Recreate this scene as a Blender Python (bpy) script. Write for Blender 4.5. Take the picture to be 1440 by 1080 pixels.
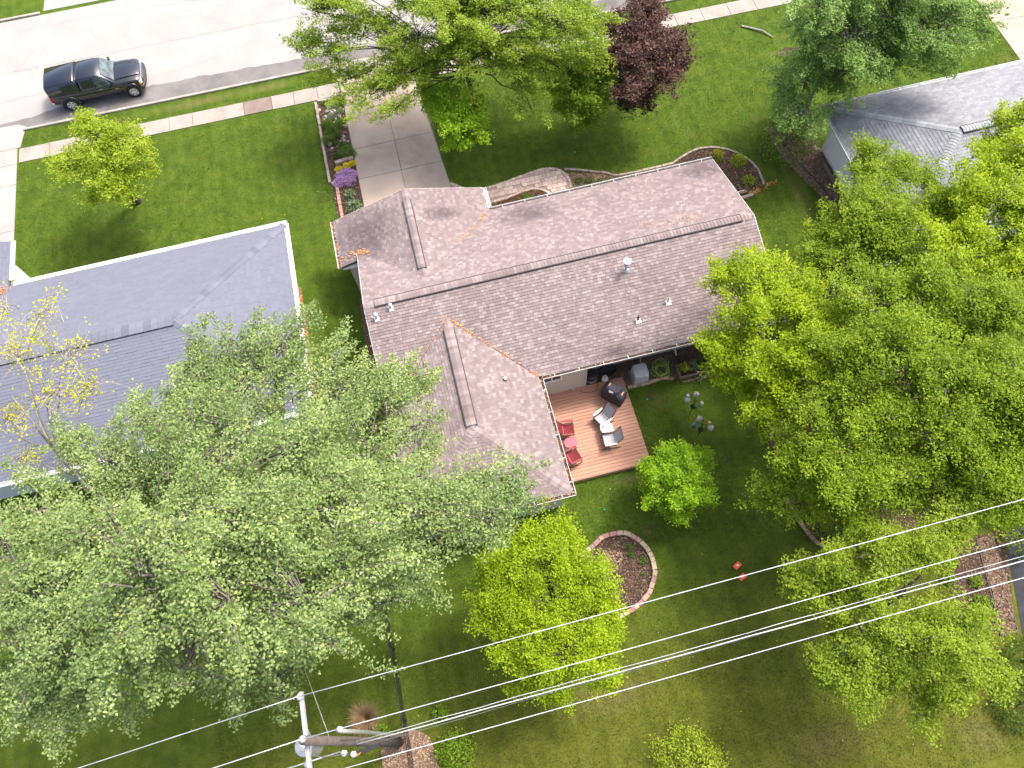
import bpy, math, random
import numpy as np
from mathutils import Vector, Matrix
random.seed(7)
RNG = np.random.default_rng(11)
R = math.radians
scene = bpy.context.scene
for o in list(bpy.data.objects):
    bpy.data.objects.remove(o)
COL = scene.collection

# ---------------------------------------------------------------- camera
# World frame: +X runs along the long side of the main house, +Y towards the street, metres.
cam_d = bpy.data.cameras.new('camera')
cam = bpy.data.objects.new('camera', cam_d)
COL.objects.link(cam)
PITCH, ROLL, YAW, CAM_H = R(65), R(-7), R(-7.25), 31.0
fw = Vector((0, math.cos(PITCH), -math.sin(PITCH)))
up0 = Vector((0, math.sin(PITCH), math.cos(PITCH)))
rt0 = Vector((1, 0, 0))
rt = rt0 * math.cos(ROLL) + up0 * math.sin(ROLL)
up = up0 * math.cos(ROLL) - rt0 * math.sin(ROLL)
rot = Matrix((rt, up, -fw)).transposed().to_4x4()
cam.matrix_world = Matrix.Translation((0, 0, CAM_H)) @ Matrix.Rotation(YAW, 4, 'Z') @ rot
cam_d.sensor_fit = 'HORIZONTAL'
cam_d.sensor_width = 36.0
cam_d.lens = 36.0 * 1100 / 1440
cam_d.clip_start = 0.1
cam_d.clip_end = 2000
scene.camera = cam

# ---------------------------------------------------------------- sky, sun, exposure
SUN_AZ, SUN_EL = R(24), R(57)          # azimuth from +X towards +Y
world = bpy.data.worlds.new('World')
scene.world = world
world.use_nodes = True
wn = world.node_tree.nodes
wl = world.node_tree.links
bg = wn['Background']
sky = wn.new('ShaderNodeTexSky')
sky.sky_type = 'NISHITA'
sky.sun_disc = False
sky.sun_elevation = SUN_EL
sky.sun_rotation = math.pi / 2 - SUN_AZ
sky.air_density = 0.7
sky.dust_density = 6.0
sky.ozone_density = 0.3
wl.new(sky.outputs[0], bg.inputs[0])
bg.inputs[1].default_value = 0.15
sun_d = bpy.data.lights.new('sun', 'SUN')
sun_d.energy = 1.3
sun_d.angle = R(9.0)
sun_d.color = (1.0, 0.95, 0.88)
sun = bpy.data.objects.new('sun', sun_d)
COL.objects.link(sun)
sdir = Vector((math.cos(SUN_EL) * math.cos(SUN_AZ), math.cos(SUN_EL) * math.sin(SUN_AZ), math.sin(SUN_EL)))
sun.rotation_euler = sdir.to_track_quat('Z', 'Y').to_euler()
sun.location = sdir * 60
scene.view_settings.view_transform = 'Standard'
scene.view_settings.look = 'None'
scene.view_settings.gamma = 1.0
scene.view_settings.exposure = 1.55
scene.view_settings.use_curve_mapping = False
scene.render.engine = 'CYCLES'

# ---------------------------------------------------------------- materials
MATS = {}
def new_mat(name):
    m = bpy.data.materials.new(name)
    m.use_nodes = True
    MATS[name] = m
    n = m.node_tree.nodes
    return m, n, m.node_tree.links, n['Principled BSDF']

def ramp(n, stops):
    r = n.new('ShaderNodeValToRGB')
    e = r.color_ramp.elements
    while len(e) < len(stops):
        e.new(0.5)
    for i, (p, c) in enumerate(stops):
        e[i].position = p
        e[i].color = (*c, 1)
    return r

def noise(n, l, scale, detail=4, rough=0.6, vec=None, dist=0.0):
    t = n.new('ShaderNodeTexNoise')
    t.inputs['Scale'].default_value = scale
    t.inputs['Detail'].default_value = detail
    t.inputs['Roughness'].default_value = rough
    t.inputs['Distortion'].default_value = dist
    if vec is not None:
        l.new(vec, t.inputs['Vector'])
    return t

def mix(n, l, fac, a, b, mode='MIX'):
    m = n.new('ShaderNodeMix')
    m.data_type = 'RGBA'
    m.blend_type = mode
    for inp, v in ((m.inputs['Factor'], fac), (m.inputs['A'], a), (m.inputs['B'], b)):
        if isinstance(v, (int, float)):
            inp.default_value = v
        elif isinstance(v, tuple):
            inp.default_value = (*v, 1)
        else:
            l.new(v, inp)
    return m.outputs['Result']

def mat_plain(name, col, rough=0.6, metal=0.0, var=0.12, scale=6.0, spec=0.4, bump=0.0, bscale=40.0, coat=0.0):
    m, n, l, b = new_mat(name)
    tc = n.new('ShaderNodeTexCoord')
    t = noise(n, l, scale, 5, 0.6, tc.outputs['Object'])
    lo = tuple(max(0, c * (1 - var)) for c in col)
    hi = tuple(min(1, c * (1 + var)) for c in col)
    r = ramp(n, [(0.3, lo), (0.7, hi)])
    l.new(t.outputs['Fac'], r.inputs[0])
    l.new(r.outputs[0], b.inputs['Base Color'])
    b.inputs['Roughness'].default_value = rough
    b.inputs['Metallic'].default_value = metal
    b.inputs['Specular IOR Level'].default_value = spec
    if coat:
        b.inputs['Coat Weight'].default_value = coat
        b.inputs['Coat Roughness'].default_value = 0.05
    if bump:
        t2 = noise(n, l, bscale, 4, 0.6, tc.outputs['Object'])
        bp = n.new('ShaderNodeBump')
        bp.inputs['Strength'].default_value = bump
        bp.inputs['Distance'].default_value = 0.02
        l.new(t2.outputs['Fac'], bp.inputs['Height'])
        l.new(bp.outputs[0], b.inputs['Normal'])
    return m

def mat_island(name, stops, rough=0.8, spec=0.25, trans=0.0, stain=None, fine=0.0, interp='LINEAR', spots=()):
    """colour picked at random for every loose piece of a mesh (leaf, chip, shingle tab, blade)"""
    m, n, l, b = new_mat(name)
    g = n.new('ShaderNodeNewGeometry')
    r = ramp(n, stops)
    r.color_ramp.interpolation = interp
    if trans:                                  # leaves also share a tone with the spray they grow on
        at = n.new('ShaderNodeAttribute'); at.attribute_name = 'tone'
        mm = n.new('ShaderNodeMix'); mm.data_type = 'FLOAT'; mm.inputs['Factor'].default_value = 0.5
        l.new(g.outputs['Random Per Island'], mm.inputs['A']); l.new(at.outputs['Fac'], mm.inputs['B'])
        st = n.new('ShaderNodeMapRange'); st.inputs['From Min'].default_value = .12; st.inputs['From Max'].default_value = .88
        l.new(mm.outputs['Result'], st.inputs['Value'])
        l.new(st.outputs['Result'], r.inputs[0])
    else:
        l.new(g.outputs['Random Per Island'], r.inputs[0])
    col = r.outputs[0]
    tc = n.new('ShaderNodeTexCoord')
    if stain:
        sc, lo, hi, c = stain
        t = noise(n, l, sc, 5, 0.65, tc.outputs['Object'], 0.4)
        rr = ramp(n, [(lo, (1, 1, 1)), (hi, c)])
        l.new(t.outputs['Fac'], rr.inputs[0])
        col = mix(n, l, 1.0, col, rr.outputs[0], 'MULTIPLY')
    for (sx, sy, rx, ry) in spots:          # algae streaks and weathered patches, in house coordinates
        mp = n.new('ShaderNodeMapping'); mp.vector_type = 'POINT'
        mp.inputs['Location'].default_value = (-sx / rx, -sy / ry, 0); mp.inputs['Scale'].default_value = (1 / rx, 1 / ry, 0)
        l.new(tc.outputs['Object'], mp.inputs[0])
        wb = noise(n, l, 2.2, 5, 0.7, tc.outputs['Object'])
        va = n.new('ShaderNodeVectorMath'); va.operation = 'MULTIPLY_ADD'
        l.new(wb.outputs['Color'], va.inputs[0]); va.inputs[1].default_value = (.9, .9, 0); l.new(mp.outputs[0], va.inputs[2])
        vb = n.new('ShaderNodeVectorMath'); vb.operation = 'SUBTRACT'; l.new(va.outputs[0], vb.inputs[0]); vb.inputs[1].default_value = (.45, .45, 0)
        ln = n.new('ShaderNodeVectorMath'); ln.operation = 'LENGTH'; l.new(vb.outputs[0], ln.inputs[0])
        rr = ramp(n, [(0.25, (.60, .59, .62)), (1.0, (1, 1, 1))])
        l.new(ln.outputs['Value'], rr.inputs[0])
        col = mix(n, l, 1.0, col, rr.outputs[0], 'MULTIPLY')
    if fine:
        t = noise(n, l, 90, 2, 0.7, tc.outputs['Object'])
        rr = ramp(n, [(0.3, (1 - fine,) * 3), (0.7, (1 + fine,) * 3)])
        l.new(t.outputs['Fac'], rr.inputs[0])
        col = mix(n, l, 1.0, col, rr.outputs[0], 'MULTIPLY')
    l.new(col, b.inputs['Base Color'])
    b.inputs['Roughness'].default_value = rough
    b.inputs['Specular IOR Level'].default_value = spec
    if trans:
        tr = n.new('ShaderNodeBsdfTranslucent')
        bright = mix(n, l, 1.0, col, (1.25, 1.2, 0.7), 'MULTIPLY')
        l.new(bright, tr.inputs['Color'])
        ms = n.new('ShaderNodeMixShader')
        ms.inputs[0].default_value = trans
        l.new(b.outputs[0], ms.inputs[1])
        l.new(tr.outputs[0], ms.inputs[2])
        l.new(ms.outputs[0], n['Material Output'].inputs['Surface'])
    return m

# ---- lawn
def lawn_mat():
    m, n, l, b = new_mat('lawn')
    tc = n.new('ShaderNodeTexCoord')
    P = tc.outputs['Object']
    big = noise(n, l, 0.16, 4, 0.55, P)
    med = noise(n, l, 1.3, 5, 0.65, P)
    fin = noise(n, l, 16, 4, 0.75, P)
    base = ramp(n, [(0.30, (0.040, 0.074, 0.009)), (0.5, (0.062, 0.106, 0.011)), (0.72, (0.090, 0.132, 0.015))])
    l.new(med.outputs['Fac'], base.inputs[0])
    # older, drier turf at the south end of the back yard; fresh turf on the street side
    sep = n.new('ShaderNodeSeparateXYZ')
    l.new(P, sep.inputs[0])
    ad = n.new('ShaderNodeMath'); ad.operation = 'MULTIPLY_ADD'
    l.new(big.outputs['Fac'], ad.inputs[0]); ad.inputs[1].default_value = 6.0
    l.new(sep.outputs['Y'], ad.inputs[2])
    mr = n.new('ShaderNodeMapRange')
    mr.inputs['From Min'].default_value = 9.5; mr.inputs['From Max'].default_value = 3.0
    l.new(ad.outputs[0], mr.inputs['Value'])
    dry = ramp(n, [(0.3, (0.060, 0.080, 0.009)), (0.75, (0.122, 0.130, 0.020))])
    l.new(med.outputs['Fac'], dry.inputs[0])
    c1 = mix(n, l, mr.outputs['Result'], base.outputs[0], dry.outputs[0])
    # thin straw-coloured patches
    bare = noise(n, l, 0.75, 6, 0.7, P, 0.6)
    br = ramp(n, [(0.60, (0, 0, 0)), (0.74, (0.75, 0.75, 0.75))])
    l.new(bare.outputs['Fac'], br.inputs[0])
    c2 = mix(n, l, br.outputs[0], c1, (0.135, 0.125, 0.035))
    for (sx, sy, rx, ry) in ((-10.6, 35.0, 3.9, .42), (-15.2, 34.85, 1.5, .3), (-6.8, 35.0, 1.8, .4), (-16.9, 34.75, 1.6, .12), (17.6, 20.6, .5, 2.6), (31.0, 25.2, .7, 1.4), (7.6, 12.0, .8, .7), (5.6, 8.9, 1.3, .35), (2.2, 1.2, 2.4, 1.0), (9.3, -2.2, 2.0, .9), (5.6, 6.6, .5, .5), (14.6, -3.2, 1.2, 1.0)):
        mp = n.new('ShaderNodeMapping')
        mp.inputs['Location'].default_value = (-sx / rx, -sy / ry, 0); mp.inputs['Scale'].default_value = (1 / rx, 1 / ry, 0)
        l.new(P, mp.inputs[0])
        ln = n.new('ShaderNodeVectorMath'); ln.operation = 'LENGTH'; l.new(mp.outputs[0], ln.inputs[0])
        sb = n.new('ShaderNodeMath'); sb.operation = 'MULTIPLY_ADD'
        l.new(fin.outputs['Fac'], sb.inputs[0]); sb.inputs[1].default_value = 1.6; l.new(ln.outputs['Value'], sb.inputs[2])
        rr = ramp(n, [(0.0, (.8, .8, .8)), (1.0, (0, 0, 0))])
        m2 = n.new('ShaderNodeMapRange'); m2.inputs['From Min'].default_value = .6; m2.inputs['From Max'].default_value = 1.75
        l.new(sb.outputs[0], m2.inputs['Value']); l.new(m2.outputs['Result'], rr.inputs[0])
        c2 = mix(n, l, rr.outputs[0], c2, (0.135, 0.118, 0.045))
    # mower passes
    wv = n.new('ShaderNodeTexWave')
    wv.inputs['Scale'].default_value = 0.55
    wv.inputs['Distortion'].default_value = 1.6
    wv.inputs['Detail'].default_value = 2
    l.new(P, wv.inputs['Vector'])
    wr = ramp(n, [(0.2, (0.94, 0.945, 0.94)), (0.8, (1.04, 1.04, 1.04))])
    l.new(wv.outputs['Fac'], wr.inputs[0])
    c3 = mix(n, l, 1.0, c2, wr.outputs[0], 'MULTIPLY')
    fr = ramp(n, [(0.3, (0.7, 0.7, 0.7)), (0.7, (1.3, 1.3, 1.25))])
    l.new(fin.outputs['Fac'], fr.inputs[0])
    c4 = mix(n, l, 1.0, c3, fr.outputs[0], 'MULTIPLY')
    l.new(c4, b.inputs['Base Color'])
    b.inputs['Roughness'].default_value = 0.9
    b.inputs['Specular IOR Level'].default_value = 0.1
    f2 = noise(n, l, 38, 4, 0.8, P)
    bp = n.new('ShaderNodeBump'); bp.inputs['Strength'].default_value = 0.7; bp.inputs['Distance'].default_value = 0.05
    l.new(f2.outputs['Fac'], bp.inputs['Height'])
    l.new(bp.outputs[0], b.inputs['Normal'])
    return m, c4
lawn_mat()

def conc_mat(name, lo, hi, stain, sscale=0.7, crack=0.0, fine_scale=30):
    m, n, l, b = new_mat(name)
    tc = n.new('ShaderNodeTexCoord')
    P = tc.outputs['Object']
    a = noise(n, l, sscale, 6, 0.65, P, 0.5)
    r = ramp(n, [(0.32, stain), (0.5, lo), (0.7, hi)])
    l.new(a.outputs['Fac'], r.inputs[0])
    f = noise(n, l, fine_scale, 4, 0.7, P)
    fr = ramp(n, [(0.3, (0.88, 0.88, 0.88)), (0.7, (1.06, 1.06, 1.06))])
    l.new(f.outputs['Fac'], fr.inputs[0])
    c = mix(n, l, 1.0, r.outputs[0], fr.outputs[0], 'MULTIPLY')
    if crack:
        v = n.new('ShaderNodeTexVoronoi'); v.feature = 'DISTANCE_TO_EDGE'
        v.inputs['Scale'].default_value = crack
        wob = noise(n, l, 1.5, 4, 0.6, P)
        vm = n.new('ShaderNodeVectorMath'); vm.operation = 'MULTIPLY_ADD'
        l.new(wob.outputs['Color'], vm.inputs[0]); vm.inputs[1].default_value = (0.5, 0.5, 0); l.new(P, vm.inputs[2])
        l.new(vm.outputs[0], v.inputs['Vector'])
        cr = ramp(n, [(0.0, (0.62, 0.6, 0.58)), (0.010, (1, 1, 1))])
        l.new(v.outputs['Distance'], cr.inputs[0])
        c = mix(n, l, 1.0, c, cr.outputs[0], 'MULTIPLY')
    l.new(c, b.inputs['Base Color'])
    b.inputs['Roughness'].default_value = 0.9
    b.inputs['Specular IOR Level'].default_value = 0.2
    bp = n.new('ShaderNodeBump'); bp.inputs['Strength'].default_value = 0.15; bp.inputs['Distance'].default_value = 0.01
    l.new(f.outputs['Fac'], bp.inputs['Height']); l.new(bp.outputs[0], b.inputs['Normal'])
    return m
conc_mat('road_concrete', (0.290, 0.279, 0.270), (0.309, 0.298, 0.289), (0.266, 0.256, 0.246), 0.45)
conc_mat('asphalt_patch', (0.150, 0.143, 0.140), (0.185, 0.177, 0.173), (0.115, 0.107, 0.103), 0.8)
conc_mat('sidewalk_concrete', (0.29, 0.262, 0.232), (0.325, 0.297, 0.266), (0.235, 0.207, 0.18), 0.9)
conc_mat('sidewalk_brown', (0.20, 0.155, 0.13), (0.235, 0.185, 0.155), (0.16, 0.125, 0.105), 1.2)
conc_mat('drive_concrete', (0.37, 0.303, 0.248), (0.405, 0.34, 0.285), (0.275, 0.225, 0.188), 0.5)
conc_mat('pale_drive', (0.299, 0.285, 0.271), (0.323, 0.309, 0.294), (0.266, 0.252, 0.237), 0.6)
conc_mat('kerb_concrete', (0.31, 0.285, 0.255), (0.36, 0.335, 0.305), (0.23, 0.20, 0.175), 1.5)
conc_mat('soil', (0.060, 0.038, 0.026), (0.085, 0.055, 0.040), (0.040, 0.026, 0.019), 2.0)
conc_mat('tan_soil', (0.16, 0.105, 0.07), (0.22, 0.15, 0.105), (0.10, 0.065, 0.045), 2.0)
conc_mat('dark_paving', (0.035, 0.037, 0.045), (0.05, 0.052, 0.06), (0.025, 0.026, 0.03), 1.0)
conc_mat('joint', (0.16, 0.13, 0.11), (0.20, 0.165, 0.14), (0.10, 0.085, 0.07), 2.0)
conc_mat('paver_sand', (0.33, 0.255, 0.215), (0.38, 0.30, 0.255), (0.26, 0.20, 0.165), 3.0)

mat_island('shingle_rose', [(0.0, (0.174, 0.141, 0.141)), (0.35, (0.196, 0.159, 0.158)), (0.65, (0.216, 0.176, 0.174)), (0.85, (0.244, 0.205, 0.202)), (1.0, (0.270, 0.231, 0.228))], 0.95, 0.15, stain=(0.30, 0.48, 0.78, (0.78, 0.78, 0.79)), fine=0.12,
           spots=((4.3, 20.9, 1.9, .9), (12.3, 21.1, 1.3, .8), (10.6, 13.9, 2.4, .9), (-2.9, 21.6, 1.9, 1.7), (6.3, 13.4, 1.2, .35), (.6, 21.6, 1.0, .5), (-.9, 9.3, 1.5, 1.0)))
mat_island('shingle_blue', [(0.0, (0.129, 0.138, 0.178)), (0.5, (0.134, 0.143, 0.184)), (1.0, (0.141, 0.150, 0.192))], 0.95, 0.15, stain=(0.3, 0.5, 0.8, (0.88, 0.88, 0.88)), fine=0.10)
mat_island('shingle_grey', [(0.0, (0.19, 0.20, 0.222)), (0.5, (0.215, 0.225, 0.248)), (1.0, (0.25, 0.26, 0.285))], 0.95, 0.15, stain=(0.35, 0.5, 0.72, (0.6, 0.58, 0.6)), fine=0.12)
mat_island('deck_wood', [(0.0, (0.36, 0.185, 0.12)), (0.5, (0.42, 0.225, 0.15)), (1.0, (0.47, 0.26, 0.18))], 0.7, 0.3)

def deck_board_mat():
    m, n, l, b = new_mat('deck_board')
    oi = n.new('ShaderNodeObjectInfo')
    r = ramp(n, [(0.0, (0.325, 0.165, 0.108)), (1.0, (0.395, 0.210, 0.140))])
    l.new(oi.outputs['Random'], r.inputs[0])
    tc = n.new('ShaderNodeTexCoord')
    mp = n.new('ShaderNodeMapping'); mp.inputs['Scale'].default_value = (1.2, 40, 10)
    l.new(tc.outputs['Object'], mp.inputs[0])
    t = noise(n, l, 1.5, 5, 0.65, mp.outputs[0])
    rr = ramp(n, [(0.3, (0.84, 0.83, 0.82)), (0.7, (1.1, 1.1, 1.1))])
    l.new(t.outputs['Fac'], rr.inputs[0])
    c = mix(n, l, 1.0, r.outputs[0], rr.outputs[0], 'MULTIPLY')
    l.new(c, b.inputs['Base Color'])
    b.inputs['Roughness'].default_value = 0.65
deck_board_mat()

def random_obj_mat(name, stops, rough=0.85, bump=0.3, scale=18):
    m, n, l, b = new_mat(name)
    oi = n.new('ShaderNodeObjectInfo')
    r = ramp(n, stops)
    l.new(oi.outputs['Random'], r.inputs[0])
    tc = n.new('ShaderNodeTexCoord')
    t = noise(n, l, scale, 5, 0.65, tc.outputs['Object'])
    rr = ramp(n, [(0.3, (0.82, 0.82, 0.82)), (0.7, (1.12, 1.12, 1.12))])
    l.new(t.outputs['Fac'], rr.inputs[0])
    c = mix(n, l, 1.0, r.outputs[0], rr.outputs[0], 'MULTIPLY')
    l.new(c, b.inputs['Base Color'])
    b.inputs['Roughness'].default_value = rough
    bp = n.new('ShaderNodeBump'); bp.inputs['Strength'].default_value = bump; bp.inputs['Distance'].default_value = 0.01
    l.new(t.outputs['Fac'], bp.inputs['Height']); l.new(bp.outputs[0], b.inputs['Normal'])
    return m
random_obj_mat('paver', [(0.0, (0.38, 0.29, 0.24)), (0.3, (0.47, 0.365, 0.31)), (0.8, (0.53, 0.42, 0.36)), (1.0, (0.57, 0.46, 0.40))])
random_obj_mat('edge_block', [(0.0, (0.42, 0.33, 0.22)), (0.35, (0.46, 0.36, 0.25)), (0.5, (0.34, 0.27, 0.19)), (0.7, (0.40, 0.24, 0.19)), (0.85, (0.29, 0.14, 0.13)), (1.0, (0.26, 0.15, 0.15))])
random_obj_mat('edge_brick', [(0.0, (0.34, 0.20, 0.15)), (1.0, (0.44, 0.27, 0.21))])
random_obj_mat('pale_edge', [(0.0, (0.26, 0.205, 0.165)), (1.0, (0.36, 0.29, 0.24))])
random_obj_mat('rock', [(0.0, (0.20, 0.175, 0.17)), (0.5, (0.32, 0.28, 0.275)), (1.0, (0.44, 0.39, 0.385))], 0.8, 0.6, 9)
random_obj_mat('siding_tan', [(0.0, (0.50, 0.45, 0.38)), (1.0, (0.53, 0.48, 0.41))], 0.6, 0.05)
random_obj_mat('siding_white', [(0.0, (0.85, 0.85, 0.83)), (1.0, (0.88, 0.88, 0.86))], 0.6, 0.05)
random_obj_mat('timber', [(0.0, (0.17, 0.12, 0.085)), (1.0, (0.26, 0.20, 0.155))], 0.85, 0.4)

mat_plain('wall_tan', (0.50, 0.45, 0.38), 0.7)
mat_plain('wall_white', (0.66, 0.66, 0.64), 0.7, var=0.04)
mat_plain('underlayment', (0.10, 0.092, 0.095), 0.9)
mat_plain('white_metal', (0.58, 0.60, 0.61), 0.4, var=0.05)
mat_plain('white_paint', (0.78, 0.78, 0.77), 0.5, var=0.05)
mat_plain('white_plastic', (0.56, 0.56, 0.57), 0.45, var=0.04)
mat_plain('soffit', (0.62, 0.60, 0.56), 0.7, var=0.05)
mat_plain('black_metal', (0.025, 0.025, 0.028), 0.45, var=0.2)
mat_plain('black_plastic', (0.03, 0.03, 0.032), 0.5, var=0.2)
mat_plain('dark_vent', (0.045, 0.042, 0.042), 0.8, var=0.2)
mat_plain('galvanised', (0.55, 0.57, 0.58), 0.4, 0.7, var=0.15)
mat_plain('rust_pipe', (0.16, 0.065, 0.04), 0.7, var=0.3)
mat_plain('glass_dark', (0.02, 0.025, 0.03), 0.06, var=0.1, spec=0.8)
mat_plain('glass_pale', (0.07, 0.10, 0.105), 0.04, var=0.8, scale=3.5, spec=0.8)
mat_plain('car_paint', (0.004, 0.006, 0.012), 0.14, var=0.1, spec=0.6, coat=1.0)
mat_plain('chrome', (0.70, 0.71, 0.72), 0.18, 0.9, var=0.05)
mat_plain('rubber', (0.018, 0.018, 0.019), 0.85, var=0.2)
mat_plain('lamp_glass', (0.75, 0.76, 0.78), 0.12, var=0.05, spec=0.8)
mat_plain('lamp_amber', (0.70, 0.22, 0.05), 0.2, var=0.1)
mat_plain('lamp_red', (0.50, 0.02, 0.015), 0.2, var=0.1)
mat_plain('red_plastic', (0.19, 0.018, 0.023), 0.5, var=0.12)
mat_plain('pink_plastic', (0.34, 0.10, 0.135), 0.55, var=0.08)
mat_plain('red_sling', (0.155, 0.014, 0.019), 0.8, var=0.12, scale=20)
mat_plain('grey_sling', (0.34, 0.34, 0.365), 0.8, var=0.06, scale=20)
mat_plain('cover_fabric', (0.034, 0.036, 0.047), 0.75, var=0.25, scale=4, bump=0.5, bscale=9)
mat_plain('tan_handle', (0.60, 0.30, 0.16), 0.7)
mat_plain('grey_cover', (0.58, 0.59, 0.595), 0.7, var=0.12, scale=7, bump=0.6, bscale=12)
mat_plain('hose_green', (0.36, 0.50, 0.06), 0.45, var=0.1)
mat_plain('steel_white', (0.74, 0.77, 0.78), 0.35, var=0.05)
mat_plain('orange_board', (0.75, 0.13, 0.045), 0.55, var=0.1)
mat_plain('seed', (0.42, 0.34, 0.27), 0.9, var=0.35, scale=60)
mat_plain('clear_dome', (0.34, 0.31, 0.28), 0.12, var=0.15, spec=0.7)
mat_plain('yellow_plastic', (0.80, 0.56, 0.05), 0.5)
mat_plain('teal_plastic', (0.02, 0.50, 0.36), 0.5)
mat_plain('blue_plastic', (0.10, 0.22, 0.42), 0.4)
mat_plain('bark', (0.135, 0.115, 0.10), 0.95, var=0.4, scale=7, bump=0.8, bscale=18)
mat_plain('bark_dark', (0.050, 0.036, 0.030), 0.95, var=0.4, scale=7, bump=0.8, bscale=18)
mat_plain('bark_pale', (0.34, 0.31, 0.28), 0.9, var=0.3, scale=7, bump=0.5, bscale=18)
mat_plain('pole_wood', (0.095, 0.080, 0.070), 0.95, var=0.35, scale=5, bump=0.7, bscale=25)
mat_plain('crossarm_white', (0.33, 0.33, 0.34), 0.7, var=0.15)
mat_plain('wire_alu', (0.46, 0.48, 0.51), 0.5, 0.2, var=0.25, scale=1.5)
mat_plain('wire_dark', (0.12, 0.12, 0.12), 0.6, var=0.1)
mat_plain('porcelain', (0.62, 0.62, 0.64), 0.25, var=0.06)
mat_plain('fence_black', (0.014, 0.015, 0.015), 0.6, var=0.2)
mat_plain('terracotta', (0.40, 0.10, 0.07), 0.7, var=0.2)
mat_plain('wire_orange', (0.72, 0.25, 0.05), 0.5)

def leafm(name, stops, trans=0.35, rough=0.55, spec=0.3):
    if name.startswith('leaf_'):
        stops = [(p, (c[0] * 1.34, c[1] * 1.38, c[2] * (1.3 if 'maple' in name or 'purple' in name or 'grey' in name else .85))) for p, c in stops]
    mat_island(name, stops, rough, spec, trans)
leafm('leaf_maple', [(0.0, (0.075, 0.120, 0.036)), (0.3, (0.120, 0.178, 0.056)), (0.55, (0.170, 0.235, 0.085)), (0.75, (0.225, 0.290, 0.115)), (0.88, (0.27, 0.325, 0.075)), (1.0, (0.34, 0.40, 0.25))], 0.35)
leafm('leaf_maplegreen', [(0.0, (0.075, 0.145, 0.026)), (0.4, (0.120, 0.205, 0.042)), (0.8, (0.175, 0.265, 0.065)), (1.0, (0.27, 0.35, 0.15))], 0.4)
leafm('leaf_birch', [(0.0, (0.24, 0.27, 0.02)), (0.7, (0.34, 0.35, 0.03)), (1.0, (0.40, 0.38, 0.06))])
leafm('leaf_cotton', [(0.0, (0.120, 0.185, 0.022)), (0.5, (0.180, 0.250, 0.030)), (1.0, (0.27, 0.33, 0.07))], 0.45)
leafm('leaf_lime', [(0.0, (0.110, 0.215, 0.010)), (0.5, (0.170, 0.300, 0.014)), (1.0, (0.26, 0.37, 0.025))], 0.45)
leafm('leaf_mid', [(0.0, (0.085, 0.155, 0.014)), (0.5, (0.130, 0.215, 0.020)), (1.0, (0.20, 0.29, 0.035))], 0.45)
leafm('leaf_purple', [(0.0, (0.026, 0.014, 0.012)), (0.5, (0.056, 0.024, 0.019)), (0.85, (0.092, 0.042, 0.032)), (1.0, (0.145, 0.080, 0.062))], 0.25)
leafm('leaf_bright', [(0.0, (0.150, 0.220, 0.006)), (0.5, (0.215, 0.290, 0.008)), (1.0, (0.30, 0.36, 0.014))], 0.45)
leafm('leaf_green', [(0.0, (0.100, 0.165, 0.008)), (0.5, (0.150, 0.220, 0.011)), (1.0, (0.22, 0.285, 0.022))], 0.45)
leafm('leaf_olive', [(0.0, (0.115, 0.175, 0.014)), (0.5, (0.175, 0.240, 0.020)), (1.0, (0.25, 0.31, 0.045))], 0.45)
leafm('leaf_limey', [(0.0, (0.140, 0.210, 0.005)), (0.5, (0.195, 0.275, 0.007)), (1.0, (0.29, 0.36, 0.020))], 0.45)
leafm('leaf_globe', [(0.0, (0.100, 0.205, 0.007)), (0.5, (0.155, 0.275, 0.010)), (1.0, (0.24, 0.35, 0.018))], 0.45)
leafm('leaf_yellowish', [(0.0, (0.150, 0.215, 0.014)), (0.5, (0.205, 0.275, 0.020)), (1.0, (0.33, 0.38, 0.08))], 0.45)
leafm('leaf_shrub', [(0.0, (0.040, 0.085, 0.012)), (0.5, (0.085, 0.150, 0.022)), (1.0, (0.15, 0.22, 0.05))])
leafm('leaf_grey', [(0.0, (0.085, 0.125, 0.060)), (0.5, (0.14, 0.19, 0.10)), (1.0, (0.24, 0.28, 0.18))])
leafm('leaf_dark', [(0.0, (0.020, 0.050, 0.010)), (0.5, (0.045, 0.095, 0.016)), (1.0, (0.10, 0.16, 0.04))])
leafm('leaf_brownish', [(0.0, (0.070, 0.070, 0.020)), (0.5, (0.13, 0.13, 0.03)), (0.9, (0.18, 0.16, 0.05)), (1.0, (0.26, 0.13, 0.06))])
leafm('flower_purple', [(0.0, (0.38, 0.18, 0.46)), (0.6, (0.52, 0.27, 0.60)), (1.0, (0.66, 0.44, 0.72))], 0.2)
leafm('flower_yellow', [(0.0, (0.62, 0.46, 0.01)), (0.7, (0.80, 0.62, 0.01)), (1.0, (0.40, 0.42, 0.03))], 0.2)
leafm('straw', [(0.0, (0.26, 0.17, 0.09)), (1.0, (0.48, 0.34, 0.20))], 0.1)
mat_island('chip_brown', [(0.0, (0.050, 0.032, 0.023)), (0.6, (0.105, 0.068, 0.048)), (0.9, (0.19, 0.128, 0.092)), (1.0, (0.30, 0.21, 0.16))], 0.9, 0.15)
mat_island('chip_walnut', [(0.0, (0.080, 0.052, 0.036)), (0.6, (0.165, 0.112, 0.08)), (1.0, (0.30, 0.215, 0.16))], 0.9, 0.15)
mat_island('chip_tan', [(0.0, (0.125, 0.075, 0.048)), (0.6, (0.26, 0.175, 0.12)), (1.0, (0.44, 0.33, 0.24))], 0.9, 0.15)
mat_island('chip_red', [(0.0, (0.065, 0.028, 0.016)), (0.6, (0.135, 0.062, 0.036)), (1.0, (0.25, 0.13, 0.08))], 0.9, 0.15)
mat_island('leaf_litter', [(0.0, (0.30, 0.11, 0.035)), (0.5, (0.52, 0.22, 0.08)), (1.0, (0.66, 0.36, 0.16))], 0.8, 0.2)
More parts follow.
